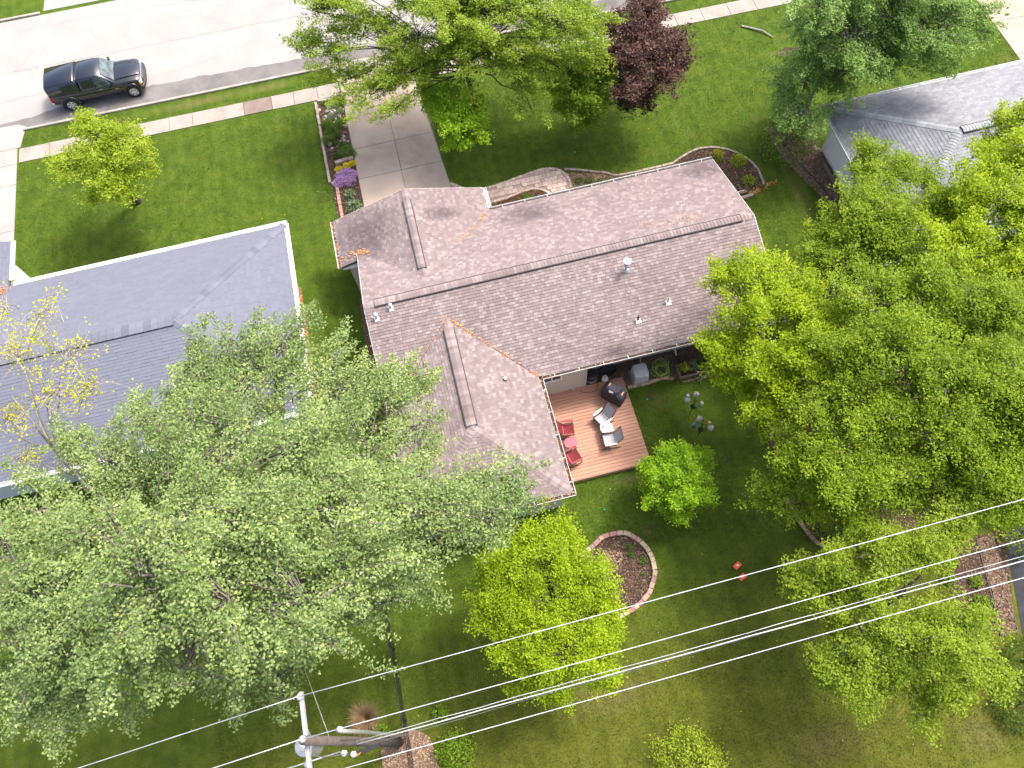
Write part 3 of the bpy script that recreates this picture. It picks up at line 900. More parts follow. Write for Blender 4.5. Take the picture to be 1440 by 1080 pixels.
# garage wing (gable to the street)
GL, GR, GV, GB = -4.2, 2.68, 23.05, 20.5
GU = (GL + GR) / 2; GZ = EZ + SL * (GR - GL) / 2
gb = VF - (GZ - EZ) / SL - .25
roof_plane([(GL, GV, EZ), (GL, GB, EZ), (-3.38, GB, EZ + SL * (-3.38 - GL)), (-3.38, GV, EZ + SL * (-3.38 - GL))], hs, 'shingle_rose')
roof_plane([(-3.38, GV, EZ + SL * (-3.38 - GL)), (-3.38, 20.2, EZ + SL * (-3.38 - GL)), (GU, gb, GZ), (GU, GV, GZ)], hs, 'shingle_rose')
roof_plane([(GR, VF - .2, EZ), (GR, GV, EZ), (GU, GV, GZ), (GU, gb, GZ)], hs, 'shingle_rose')
# rear wing (hipped)
WL, WR, WV = -3.32, 2.78, 8.22
WU = (WL + WR) / 2; WZ = EZ + SL * (WR - WL) / 2; hw = (WR - WL) / 2
wt = VB + (WZ - EZ) / SL + .25
roof_plane([(WL, VB + .1, EZ), (WL, WV, EZ), (WU, WV + hw, WZ), (WU, wt, WZ)], hs, 'shingle_rose')
roof_plane([(WR, WV, EZ), (WR, VB + .1, EZ), (WU, wt, WZ), (WU, WV + hw, WZ)], hs, 'shingle_rose')
roof_plane([(WL, WV, EZ), (WR, WV, EZ), (WU, WV + hw, WZ)], hs, 'shingle_rose')
ridge_vent((U0 + .45, RV, RZ + .02), (U1 - .55, RV, RZ + .02), hs, 'shingle_rose')
cap_run((U0, RV, RZ), (U0 + .45, RV, RZ), hs, 'shingle_rose'); cap_run((U1 - .55, RV, RZ), (U1, RV, RZ), hs, 'shingle_rose')
ridge_vent((GU, GV - .65, GZ + .02), (GU, 18.75, GZ + .02), hs, 'shingle_rose'); cap_run((GU, GV, GZ), (GU, GV - .65, GZ), hs, 'shingle_rose')
ridge_vent((WU, 15.75, WZ + .02), (WU, WV + hw + .1, WZ + .02), hs, 'shingle_rose', 0.42); cap_run((WU, 16.2, WZ), (WU, 15.75, WZ), hs, 'shingle_rose')
cap_run((WR, WV, EZ), (WU, WV + hw, WZ), hs, 'shingle_rose', 0.34, name='hip_cap'); cap_run((WL, WV, EZ), (WU, WV + hw, WZ), hs, 'shingle_rose', 0.34, name='hip_cap')
# gutters
gutter((GR + .13, VF + .02, EZ), (U1, VF + .02, EZ), hs, (0, -1, 0), litter=0.1)
gutter((GR + .02, VF + .14, EZ), (GR + .02, GV, EZ), hs, (-1, 0, 0), hangers=.4)
gutter((GL - .02, GB, EZ), (GL - .02, GV, EZ), hs, (1, 0, 0), litter=1.6)
gutter((WR + .13, VB - .02, EZ), (U1, VB - .02, EZ), hs, (0, 1, 0), litter=0.3)
gutter((WR + .02, WV - .1, EZ), (WR + .02, VB - .14, EZ), hs, (-1, 0, 0), litter=0.7)
gutter((WL - .02, WV - .1, EZ), (WL - .02, VB + .1, EZ), hs, (1, 0, 0), litter=1.0)
gutter((WL - .15, WV - .02, EZ), (WR + .15, WV - .02, EZ), hs, (0, 1, 0), litter=0.8)
# rake boards on the gable ends
for x in (U0 - .012, U1 + .012):
    m = MB()
    for (ya, yb) in ((VB, RV), (VF, RV)):
        m.add([(x - .012, ya, EZ - .16), (x + .012, ya, EZ - .16), (x + .012, ya, EZ - .012), (x - .012, ya, EZ - .012), (x - .012, yb, RZ - .16), (x + .012, yb, RZ - .16), (x + .012, yb, RZ - .012), (x - .012, yb, RZ - .012)], [(0, 1, 5, 4), (1, 2, 6, 5), (2, 3, 7, 6), (3, 0, 4, 7), (0, 3, 2, 1), (4, 5, 6, 7)])
    m.build('rake_board', 'white_paint', hs)
m = MB()
y = GV + .012
for xa in (GL, GR):
    m.add([(xa, y - .012, EZ - .16), (xa, y + .012, EZ - .16), (xa, y + .012, EZ - .012), (xa, y - .012, EZ - .012), (GU, y - .012, GZ - .16), (GU, y + .012, GZ - .16), (GU, y + .012, GZ - .012), (GU, y - .012, GZ - .012)], [(0, 1, 5, 4), (1, 2, 6, 5), (2, 3, 7, 6), (3, 0, 4, 7), (0, 3, 2, 1), (4, 5, 6, 7)])
m.build('rake_board', 'white_paint', hs)
MB().box(GL + .02, -3.42, GB + .012, GB + .03, EZ - .25, EZ - .02).build('fascia', 'white_paint', hs)
# walls (gable prism, garage, rear wing, bump-out beside the deck)
def gable_x(x0, x1, y0, y1, ym, z, zm, name, mat, parent):
    MB().add([(x0, y0, 0), (x1, y0, 0), (x1, y1, 0), (x0, y1, 0), (x0, y0, z), (x1, y0, z), (x1, y1, z), (x0, y1, z), (x0, ym, zm), (x1, ym, zm)],
             [(0, 3, 2, 1), (0, 1, 5, 4), (2, 3, 7, 6), (0, 4, 8, 7, 3), (1, 2, 6, 9, 5), (4, 5, 9, 8), (7, 8, 9, 6)]).build(name, mat, parent)
gable_x(-3.0, 12.75, 14.1, 21.4, RV, 2.55, 3.55, 'wall', 'wall_tan', hs)
MB().box(-3.0, 2.5, 8.5, 14.12, 0, 2.45).build('wall', 'wall_tan', hs)
MB().box(2.45, 4.85, 13.32, 14.12, 0, 2.45).build('wall', 'wall_tan', hs)
gm = MB()
gm.add([(-3.9, 20.6, 0), (2.4, 20.6, 0), (2.4, 22.6, 0), (-3.9, 22.6, 0), (-3.9, 20.6, 2.5), (2.4, 20.6, 2.5), (2.4, 22.6, 2.5), (-3.9, 22.6, 2.5), (GU, 20.6, 3.4), (GU, 22.6, 3.4)],
       [(0, 3, 2, 1), (0, 1, 5, 8, 4), (1, 2, 6, 5), (2, 3, 7, 9, 6), (3, 0, 4, 7), (4, 8, 9, 7), (5, 6, 9, 8)])
gm.build('wall', 'wall_tan', hs)
siding(2.95, 4.84, 13.318, 0.12, 2.44, hs, 'siding_tan')
MB().box(4.79, 4.87, 13.285, 13.36, 0.1, 2.44).build('corner_board', 'wall_tan', hs)
siding(4.9, 12.7, 14.098, 0.12, 2.44, hs, 'siding_tan')
window(3.35, 1.98, .72, .52, 'x', 13.294, hs, -1)
window(7.3, 1.55, 1.5, 1.0, 'x', 14.072, hs, -1); window(10.6, 1.55, 1.5, 1.0, 'x', 14.072, hs, -1)
window(-.2, 1.5, 1.7, 1.1, 'x', 8.5, hs, -1); window(10.6, 1.5, 1.8, 1.2, 'x', 21.4, hs, 1); window(17.5, 1.55, 1.1, 1.0, 'y', 12.75, hs, 1)
gd = MB().box(-2.9, 1.3, 22.6, 22.64, 0.02, 2.15).build('garage_door', 'white_paint', hs)
for i in range(4):
    for j in range(6):
        MB().bevbox(-2.84 + j * .69, -2.22 + j * .69, 0, .42, 0, .03, .02).build('panel', 'white_paint', gd).matrix_local = Matrix.Translation((0, 22.64, .1 + i * .52)) @ Matrix.Rotation(R(90), 4, 'X') @ Matrix.Scale(-1, 4, (0, 0, 1))
fdoor = MB().box(5.5, 6.45, 21.4, 21.44, .15, 2.2).build('front_door', 'terracotta', hs)
MB().lathe([(.01, 0), (.03, .01), (.03, .04), (.01, .05)], (5.62, 21.46, 1.1), 8).build('handle', 'chrome', fdoor)
# downspouts
MB().tube([(9.1, 13.05, 2.45), (9.1, 13.5, 2.25), (9.1, 14.03, 2.1), (9.1, 14.03, .25), (9.1, 13.75, .12)], .04, 6).build('downspout', 'white_metal', hs)
MB().tube([(9.1, 13.75, .12), (9.12, 13.5, .08), (9.15, 13.3, .06)], .045, 6).build('downspout_extension', 'black_plastic', hs)
MB().tube([(13.0, 21.85, 2.45), (12.85, 21.5, 2.2), (12.82, 21.48, .3), (13.6, 21.3, .12), (15.1, 21.42, .08)], .04, 6).build('downspout', 'white_metal', hs)
# roof vents and flues
def roof_z(x, y): return EZ + SL * (y - VB)
def flashing(x, y, z, parent, mat='galvanised', s=.13):
    o = MB().obox((0, 0, 0), (s * 1.6, s * 1.5, .012), 0, 0, math.atan(SL)); ob = o.build('flashing', mat, parent); ob.location = (x, y, z + .026)
def pipe_vent(x, y, r, h, mat, cap, label):
    z = roof_z(x, y)
    p = MB().tube([(x, y, z - .05), (x, y, z + h)], r, 10).build('vent_pipe', mat, hs); p['label'] = label
    flashing(x, y - .05, z - .01, p)
    if cap:
        MB().lathe([(r + .035, 0), (r + .05, .02), (r + .035, .05), (.02, .08)], (x, y, z + h), 12).build('vent_cap', mat, p)
    else:
        MB().lathe([(r * .8, 0), (r * .8, .004)], (x, y, z + h + .001), 10).build('pipe_opening', 'black_plastic', p)
    return p
pipe_vent(-2.99, 16.85, .045, .28, 'galvanised', True, 'pale metal capped vent near the left gable')
pipe_vent(-2.34, 17.12, .042, .22, 'galvanised', True, 'smaller pale capped vent by the ridge end')
pipe_vent(7.28, 14.42, .045, .34, 'rust_pipe', False, 'rust brown vent pipe with pale flashing')
pipe_vent(8.67, 14.84, .04, .30, 'white_metal', False, 'thin white vent pipe near the rear eave')
ch = MB().tube([(7.34, 16.45, roof_z(0, 16.45) - .05), (7.34, 16.45, roof_z(0, 16.45) + .62)], .07, 12).build('flue', 'galvanised', hs); ch['label'] = 'metal chimney flue with white star shaped cap'
MB().lathe([(.14, 0), (.155, .02), (.10, .11), (.085, .13)], (7.34, 16.45, roof_z(0, 16.45) - .02), 14).build('storm_collar', 'galvanised', ch)
MB().lathe([(.10, 0), (.10, .02), (.09, .18), (.12, .2)], (7.34, 16.45, roof_z(0, 16.45) + .3), 12).build('flue_band', 'galvanised', ch)
MB().lathe([(.10, 0), (.155, .01), (.165, .04), (.12, .08), (.04, .11)], (7.34, 16.45, roof_z(0, 16.45) + .62), 10).build('flue_cap', 'white_paint', ch)
# vent on the rear wing
zz = EZ + SL * (WR - 1.49)
o = MB().lathe([(.07, 0), (.07, .14), (.075, .15)], (1.45, 13.2, zz), 12).build('vent_pipe', 'seed', hs)
MB().obox((1.49, 13.18, zz + .01), (.22, .2, .012), 0, math.atan(SL)).build('flashing', 'black_metal', o)
# fallen leaves in the valleys and gutters
litter_line([(WU, 16.25, WZ + .0), (WR, VB, EZ)], 190, hs, .035)
litter_line([(WU, 16.25, WZ), (WL, VB, EZ)], 130, hs, .035)
litter_line([(GR, VF - .05, EZ + .03), (GR - 1.9, VF - 1.95, EZ + .58)], 90, hs, .04)
litter_line([(-3.38, 20.9, EZ + .31), (-2.9, 20.65, EZ + .4)], 90, hs, .07); litter_line([(-4.1, 20.9, EZ + .05), (-3.5, 20.9, EZ + .26)], 50, hs, .09)
litter_line([(8.5, 18.3, EZ + 1.13), (9.6, 18.2, EZ + 1.16), (11.2, 18.1, EZ + 1.19)], 60, hs, .12)
MB().tube([(WU, 16.22, WZ + .02), (WR, VB, EZ + .03)], .012, 5).build('valley_flashing', 'rust_pipe', hs)
MB().tube([(WU, 16.22, WZ + .02), (WL, VB, EZ + .03)], .012, 5).build('valley_flashing', 'rust_pipe', hs)

# ---- left neighbour: blue-grey hipped roof
lh = thing('house', 'neighbouring house with plain blue grey hipped roof and broad white gutters', 'house')
A0, A1, B0, B1 = -30.0, -6.42, 14.2, 23.5
D = (B1 - B0) / 2; LRV = (B0 + B1) / 2; LRZ = EZ + .30 * D
roof_plane([(A1, B1, EZ), (A0, B1, EZ), (A0 + D, LRV, LRZ), (A1 - D, LRV, LRZ)], lh, 'shingle_blue', .14, (.25, .5), .008)
roof_plane([(A0, B0, EZ), (A1, B0, EZ), (A1 - D, LRV, LRZ), (A0 + D, LRV, LRZ)], lh, 'shingle_blue', .14, (.25, .5), .008)
roof_plane([(A1, B0, EZ), (A1, B1, EZ), (A1 - D, LRV, LRZ)], lh, 'shingle_blue', .14, (.25, .5), .008)
roof_plane([(A0, B1, EZ), (A0, B0, EZ), (A0 + D, LRV, LRZ)], lh, 'shingle_blue', .14, (.25, .5), .008)
mat_island('cap_blue', [(0.0, (0.105, 0.115, 0.145)), (1.0, (0.155, 0.165, 0.205))], .95, .15)
for c in ((A1, B1), (A1, B0)):
    cap_run((c[0], c[1], EZ), (A1 - D, LRV, LRZ), lh, 'cap_blue', .36, name='hip_cap', step=.3)
cap_run((A1 - D, LRV, LRZ), (A0 + D, LRV, LRZ), lh, 'cap_blue', .5, .05, name='ridge_cap', step=.3)
gutter((-18.55, B1 + .02, EZ), (A1 + .15, B1 + .02, EZ), lh, (0, -1, 0), 2.5, w=.17, mat='white_paint')
gutter((A1 + .02, B0 - .15, EZ), (A1 + .02, B1 + .02, EZ), lh, (-1, 0, 0), 2.5, w=.17, mat='white_paint')
gutter((A0, B0 - .02, EZ), (A1, B0 - .02, EZ), lh, (0, 1, 0), 2.5, w=.17, mat='white_paint')
MB().box(A0 + .5, A1 - .45, B0 + .5, B1 - .5, 0, 2.5).build('wall', 'wall_white', lh)
window(18.5, 1.5, 1.2, 1.0, 'y', A1 - .45, lh, 1); window(-10.5, 1.5, 1.5, 1.0, 'x', B0 + .5, lh, -1); window(-11, 1.5, 1.8, 1.1, 'x', B1 - .5, lh, 1)
window(-15.5, 1.5, 1.5, 1.0, 'x', B0 + .5, lh, -1)
# its garage wing towards the street
GLR = -18.75
roof_plane([(GLR, B1 - .1, EZ), (GLR, 26.0, EZ), (-22.0, 26.0, EZ + .97), (-22.0, 20.9, EZ + .97)], lh, 'shingle_blue', .14, (.25, .5), .008)
roof_plane([(-25.3, 26.0, EZ), (-25.3, B1 - .1, EZ), (-22.0, 20.9, EZ + .97), (-22.0, 26.0, EZ + .97)], lh, 'shingle_blue', .14, (.25, .5), .008)
gutter((GLR + .02, B1 + .35, EZ), (GLR + .02, 26, EZ), lh, (-1, 0, 0), 1.0, w=.17, mat='white_paint')
MB().box(-24.8, GLR - .4, 22, 25.5, 0, 2.45).build('wall', 'wall_white', lh)
litter_line([(GLR - .1, B1 - .1, EZ + .05), (GLR - .55, B1 - .55, EZ + .2)], 260, lh, .1)

# ---- right neighbour: light grey hipped roof, white walls
rh = thing('house', 'neighbouring house with light grey hipped shingle roof and white side wall', 'house')
C0, C1, E0, E1 = 19.1, 40.0, 15.2, 23.2
D2 = (E1 - E0) / 2; RRV = (E0 + E1) / 2; RRZ = EZ + .36 * D2
roof_plane([(C1, E1, EZ), (C0, E1, EZ), (C0 + D2, RRV, RRZ), (C1, RRV, RRZ)], rh, 'shingle_grey', .14, (.13, .28), .011)
roof_plane([(C0, E0, EZ), (C1, E0, EZ), (C1, RRV, RRZ), (C0 + D2, RRV, RRZ)], rh, 'shingle_grey', .14, (.13, .28), .011)
roof_plane([(C0, E1, EZ), (C0, E0, EZ), (C0 + D2, RRV, RRZ)], rh, 'shingle_grey', .15, (.13, .28), .010)
mat_island('cap_grey', [(0.0, (0.22, 0.24, 0.26)), (1.0, (0.29, 0.31, 0.33))], .95, .15)
cap_run((C0, E1, EZ), (C0 + D2, RRV, RRZ), rh, 'cap_grey', .34, name='hip_cap'); cap_run((C0, E0, EZ), (C0 + D2, RRV, RRZ), rh, 'cap_grey', .34, name='hip_cap')
ridge_vent((C0 + D2 + .1, RRV, RRZ + .02), (C1, RRV, RRZ + .02), rh, 'cap_grey')
gutter((C0 - .1, E1 + .02, EZ), (C1, E1 + .02, EZ), rh, (0, -1, 0), 1.1)
gutter((C0 - .02, E0, EZ), (C0 - .02, E1 - .3, EZ), rh, (1, 0, 0), 1.6)
MB().box(19.62, C1 - .5, E0 + .5, E1 - .5, 0, 2.5).build('wall', 'wall_white', rh)
siding(E0 + .5, E1 - .5, 19.618, .15, 2.45, rh, 'siding_white', 'y', 1)
MB().box(19.55, 19.62, E1 - .56, E1 - .48, 0, 2.48).build('corner_board', 'white_paint', rh)
window(17.6, 1.5, 1.2, 1.0, 'y', 19.59, rh, -1)

# ---------------------------------------------------------------- pickup truck
def make_truck(loc, rz):
    t = thing('pickup_truck', 'black pickup truck with a closed bed topper parked along the kerb', 'pickup truck', loc, rz)
    # local: x forward, y left, z up; axles at x=+1.67 / -1.67
    def ring(x, hw, z0, z1, tuck=0.07, crown=0.03, shoulder=0.10):
        """closed cross-section, rounded shoulders"""
        return [(x, -hw + tuck, z0), (x, -hw, z0 + .16), (x, -hw, z1 - shoulder), (x, -hw + .035, z1 - .03), (x, -hw + .13, z1), (x, -hw * .45, z1 + crown * .8), (x, 0, z1 + crown),
                (x, hw * .45, z1 + crown * .8), (x, hw - .13, z1), (x, hw - .035, z1 - .03), (x, hw, z1 - shoulder), (x, hw, z0 + .16), (x, hw - tuck, z0)]
    body = MB()
    body.loft([ring(-2.60, .84, .58, 1.02), ring(-2.55, .88, .5, 1.06), ring(-1.0, .90, .42, 1.07), ring(-.2, .90, .40, 1.06), ring(.75, .90, .40, 1.05),
               ring(1.0, .90, .42, 1.06), ring(1.5, .885, .46, 1.06), ring(2.1, .86, .48, 1.02), ring(2.38, .80, .5, .95), ring(2.48, .72, .52, .86)])
    bd = body.build('body', 'car_paint', t, True)
    # hood bulge
    MB().loft([[(x, -w, z), (x, -w * .8, z + .03), (x, 0, z + .045), (x, w * .8, z + .03), (x, w, z)] for x, w, z in ((1.02, .62, 1.075), (1.6, .58, 1.075), (2.15, .50, 1.035), (2.36, .42, .975))], False).build('hood', 'car_paint', t, True)
    # cab greenhouse
    cab = MB()
    def cr(x, hw, z): return [(x, -hw, 1.0), (x, -hw, 1.05), (x, -hw + (z - 1.05) * .22, z - .06), (x, -hw + (z - 1.05) * .22 + .09, z), (x, 0, z + .035), (x, hw - (z - 1.05) * .22 - .09, z), (x, hw - (z - 1.05) * .22, z - .06), (x, hw, 1.05), (x, hw, 1.0)]
    cab.loft([cr(-.86, .86, 1.66), cr(-.70, .87, 1.70), cr(.15, .875, 1.70), cr(.40, .875, 1.64), cr(.98, .865, 1.12)])
    cab.build('cab', 'car_paint', t, True)
    # glass: windscreen and side panes, slightly proud
    def strip(ps, name, mat, par=None, th=.012):
        P = [Vector(p) for p in ps]; n = (P[1] - P[0]).cross(P[2] - P[0]).normalized()
        c = sum(P, Vector()) / len(P)
        if n.dot(c - Vector((0, 0, 1.2))) < 0: n = -n
        k = len(P)
        return MB().add([p + n * th for p in P] + [p - n * .03 for p in P], [tuple(range(k)), tuple(range(2 * k - 1, k - 1, -1))] + [(i, (i + 1) % k, k + (i + 1) % k, k + i) for i in range(k)]).build(name, mat, par or t)
    strip([(.955, -.70, 1.16), (.955, .70, 1.16), (.46, .585, 1.63), (.46, -.585, 1.63)], 'windscreen', 'glass_pale', th=.03)
    for s in (-1, 1):
        def yy(z): return s * (.868 - (z - 1.05) * .22)
        strip([(.80, yy(1.10), 1.10), (.05, yy(1.10), 1.10), (.05, yy(1.58), 1.58), (.36, yy(1.58), 1.58)], 'side_window', 'glass_pale' if s < 0 else 'glass_dark')
        strip([(-.02, yy(1.10), 1.10), (-.72, yy(1.12), 1.12), (-.66, yy(1.56), 1.56), (-.02, yy(1.58), 1.58)], 'side_window', 'glass_dark')
        # door seams and handles
        MB().box(-.02, -.005, s * .902 - .006, s * .902 + .006, .5, 1.06).build('door_seam', 'black_plastic', t)
        MB().box(.93, .945, s * .902 - .006, s * .902 + .006, .5, 1.04).build('door_seam', 'black_plastic', t)
        for x in (.08, -.68):
            MB().obox((x + .1, s * .915, .94), (.17, .03, .035)).build('door_handle', 'chrome' if x > 0 else 'black_metal', t)
        mir = MB().obox((.72, s * 1.01, 1.14), (.10, .20, .15), s * .2).build('wing_mirror', 'car_paint', t)
        MB().obox((.665, s * 1.01, 1.14), (.012, .16, .11), s * .2).build('mirror_glass', 'lamp_glass', mir)
        # fender flares
        for ax in (1.67, -1.67):
            pts = [(ax + .47 * math.cos(a), s * .905, .40 + .47 * math.sin(a)) for a in np.linspace(R(-12), R(192), 13)]
            MB().tube(pts, .045, 6).build('fender_flare', 'car_paint', t, True)
            dk = MB()
            dk.tube([(ax, s * .70, .42), (ax, s * .912, .42)], .44, 18)
            dk.build('wheel_arch', 'black_plastic', t)
        # lights
        MB().loft([[(x, s * (y0), .72), (x, s * y1, .72), (x, s * y1, .90), (x, s * y0, .92)] for x, y0, y1 in ((2.30, .52, .86), (2.475, .50, .78))]).build('headlight', 'lamp_glass', t)
        MB().obox((2.33, s * .835, .73), (.14, .05, .10), -s * .35).build('indicator', 'lamp_amber', t)
        MB().box(-2.625, -2.5, s * .84 - .05, s * .84 + .05, .72, 1.0).build('tail_light', 'lamp_red', t)
        MB().obox((.95, s * .906, .80), (.20, .012, .035)).build('badge', 'chrome', t)
    # grille, bumpers
    gr = MB(); gr.box(2.44, 2.50, -.46, .46, .60, .90); gr.build('grille', 'black_plastic', t)
    fr = MB()
    for (a, b, c, d) in ((-.50, .50, .885, .93), (-.50, .50, .585, .62), (-.50, -.46, .62, .885), (.46, .50, .62, .885), (-.46, .46, .74, .765)):
        fr.box(2.455, 2.525, a, b, c, d)
    fr.build('grille_surround', 'chrome', t)
    MB().tube([(2.25, -.93, .55), (2.45, -.80, .53), (2.56, -.45, .52), (2.58, 0, .52), (2.56, .45, .52), (2.45, .80, .53), (2.25, .93, .55)], .115, 8).build('front_bumper', 'black_plastic', t, True)
    MB().tube([(2.60, -.5, .56), (2.62, 0, .56), (2.60, .5, .56)], .04, 6).build('bumper_trim', 'chrome', t, True)
    MB().box(-2.72, -2.56, -.82, .82, .48, .64).build('rear_bumper', 'chrome', t)
    MB().box(2.62, 2.66, -.16, .16, .46, .55).build('number_plate', 'white_paint', t)
    # topper
    tp = MB()
    def tr(x, z, hw): return [(x, -hw, 1.05), (x, -hw + .02, 1.14), (x, -hw + (z - 1.05) * .16, z - .07), (x, -hw + (z - 1.05) * .16 + .09, z), (x, 0, z + .035), (x, hw - (z - 1.05) * .16 - .09, z), (x, hw - (z - 1.05) * .16, z - .07), (x, hw - .02, 1.14), (x, hw, 1.05)]
    tp.loft([tr(-2.62, 1.60, .86), tr(-2.54, 1.655, .875), tr(-1.0, 1.70, .88), tr(-.92, 1.68, .88)])
    top = tp.build('bed_topper', 'car_paint', t, True)
    for s in (-1, 1):
        def y2(z): return s * (.872 - (z - 1.05) * .16)
        strip([(-1.05, y2(1.22), 1.22), (-1.75, y2(1.22), 1.22), (-1.72, y2(1.55), 1.55), (-1.05, y2(1.56), 1.56)], 'topper_window', 'glass_dark', top, .016)
    MB().box(-.92, -.87, -.84, .84, 1.05, 1.60).build('cab_gap', 'black_plastic', t)
    MB().box(-2.636, -2.60, -.60, .60, 1.16, 1.50).build('rear_window', 'glass_dark', top)
    # underside and mud flaps
    MB().box(-2.4, 2.3, -.6, .6, .30, .5).build('chassis', 'black_plastic', t)
    for s in (-1, 1): MB().box(-2.16, -2.14, s * .86 - .12, s * .86 + .12, .16, .5).build('mud_flap', 'black_plastic', t)
    # wheels
    for ax in (1.67, -1.67):
        for s in (-1, 1):
            tyre = MB()
            prof = [(.20, -.12), (.33, -.125), (.375, -.10), (.385, 0), (.375, .10), (.33, .125), (.20, .12)]
            k = 22; rings = []
            for r_, w_ in prof:
                rings.append([(ax + r_ * math.cos(2 * math.pi * j / k), s * .83 + w_, .385 + r_ * math.sin(2 * math.pi * j / k)) for j in range(k)])
            w = tyre.loft(rings).build('wheel', 'rubber', t, True)
            rim = MB(); yo = s * .83 + s * .11
            rim.tube([(ax, yo - s * .05, .385), (ax, yo + s * .012, .385)], .235, 20)
            rm = rim.build('rim', 'galvanised', w)
            for q in range(6):
                a = q * math.pi / 3 + .3
                MB().obox((ax + .13 * math.cos(a), yo + s * .022, .385 + .13 * math.sin(a)), (.20, .02, .055), 0, -a).build('rim_spoke', 'chrome', w)
                b2 = a + math.pi / 6
                MB().tube([(ax + .165 * math.cos(b2), yo + s * .0125, .385 + .165 * math.sin(b2)), (ax + .165 * math.cos(b2), yo + s * .0155, .385 + .165 * math.sin(b2))], .04, 8).build('rim_hole', 'black_plastic', w)
            MB().tube([(ax, yo, .385), (ax, yo + s * .035, .385)], .06, 10).build('hub_cap', 'chrome', w)
    return t
trk = make_truck((-15.52, 37.26, 0.010), R(0.3))
for o in trk.children_recursive:      # short overhangs ahead of and behind the axles
    for v in o.data.vertices:
        if v.co.x > 1.9: v.co.x = 1.9 + (v.co.x - 1.9) * .68
        elif v.co.x < -1.9: v.co.x = -1.9 + (v.co.x + 1.9) * .86

# ---------------------------------------------------------------- deck
dk = thing('deck', 'low reddish wooden deck in the corner of the ranch house', 'deck', (2.55, 9.33, 0))
DW, DX = 0.1475, 3.95
nb = 27
bm_ = MB().bevbox(0, DX, 0.002, DW - .006, .262, .30, .005).mesh('deck_board'); bm_.materials.append(MATS['deck_board'])
for i in range(nb):
    o = bpy.data.objects.new('deck_board', bm_); COL.objects.link(o); o.parent = dk
    o.location = (random.uniform(-.006, .006), i * DW, random.uniform(-.0015, .0015))
MB().box(0, DX - .03, -.026, -.004, .02, .285).build('rim_joist', 'deck_wood', dk)
MB().box(DX - .03, DX - .006, -.026, nb * DW, .02, .258).build('rim_joist', 'deck_wood', dk)
for i in range(6): MB().box(.1 + i * .75, .14 + i * .75, 0, nb * DW - .02, .05, .258).build('joist', 'timber', dk)
scr = MB()
for i in range(nb):
    for j in range(6):
        for q in (.035, .105):
            scr.lathe([(.006, 0), (.005, .0012)], (.12 + j * .75, i * DW + q, .3), 5)
stuff(scr.build('screw_heads', 'rust_pipe', dk))

def make_chair(loc, rz, frame, sling, arm, label, group=None, cat='chair'):
    t = thing('patio_chair', label, cat, loc, rz, group)
    t.scale = (.94, .94, .94)
    # local: faces +x
    for s in (-1, 1):
        MB().tube([(.36, s * .29, .02), (.10, s * .29, .0155), (-.30, s * .29, .02), (-.42, s * .29, .05)], .016, 6).build('runner', frame, t)
        MB().tube([(.26, s * .29, .02), (.28, s * .29, .40), (.25, s * .30, .585)], .016, 6).build('front_leg', frame, t)
        MB().tube([(-.26, s * .29, .02), (-.18, s * .29, .34)], .016, 6).build('rear_leg', frame, t)
        a = MB()
        a.loft([[(x, s * .32 - w, .59), (x, s * .32 + w, .59), (x, s * .32 + w, .615), (x, s * .32 - w, .615)] for x, w in ((-.25, .028), (-.05, .042), (.18, .045), (.30, .028))])
        a.build('armrest', arm, t)
    fr = MB()
    fr.tube([(.30, -.28, .41), (-.17, -.28, .345), (-.49, -.28, .99), (-.49, .28, .99), (-.17, .28, .345), (.30, .28, .41), (.30, -.28, .41)], .022, 6, False)
    fr.build('frame', frame, t)
    def slab(p, q, name):
        (x0, z0), (x1, z1) = p, q; d = Vector((x1 - x0, 0, z1 - z0)).normalized(); n = Vector((-d.z, 0, d.x)) * .008
        if n.z < 0: n = -n
        N = 5; V = []
        for i in range(N + 1):
            f = i / N; sag = -.022 * math.sin(math.pi * f)
            for y in (-.255, .255):
                V.append(Vector((x0 + (x1 - x0) * f, y, z0 + (z1 - z0) * f)) + n * (sag / .008) + n)
        V2 = [v - 2 * n for v in V]; k = len(V); F = []
        for i in range(N):
            F += [(2 * i, 2 * i + 1, 2 * i + 3, 2 * i + 2), (k + 2 * i, k + 2 * i + 2, k + 2 * i + 3, k + 2 * i + 1)]
        MB().add(V + V2, F).build(name, sling, t)
    slab((.28, .408), (-.16, .342), 'seat')
    slab((-.18, .35), (-.475, .97), 'backrest')
    MB().box(-.18, -.155, -.25, .25, .345, .362).build('sling_bar', 'white_plastic' if arm != 'red_plastic' else 'pink_plastic', t)
    return t
make_chair((3.50, 11.42, .30), R(-8), 'black_metal', 'red_sling', 'red_plastic', 'red sling patio chair closer to the window end of the deck')
make_chair((3.42, 10.20, .30), R(14), 'black_metal', 'red_sling', 'red_plastic', 'red sling patio chair farther from the window, turned slightly towards the house')
make_chair((5.08, 11.52, .30), R(207), 'black_metal', 'grey_sling', 'white_plastic', 'grey sling patio chair with white arms next to the covered grill')
make_chair((5.10, 10.55, .30), R(176), 'black_metal', 'grey_sling', 'white_plastic', 'grey sling patio chair with white arms on the open side of the deck')
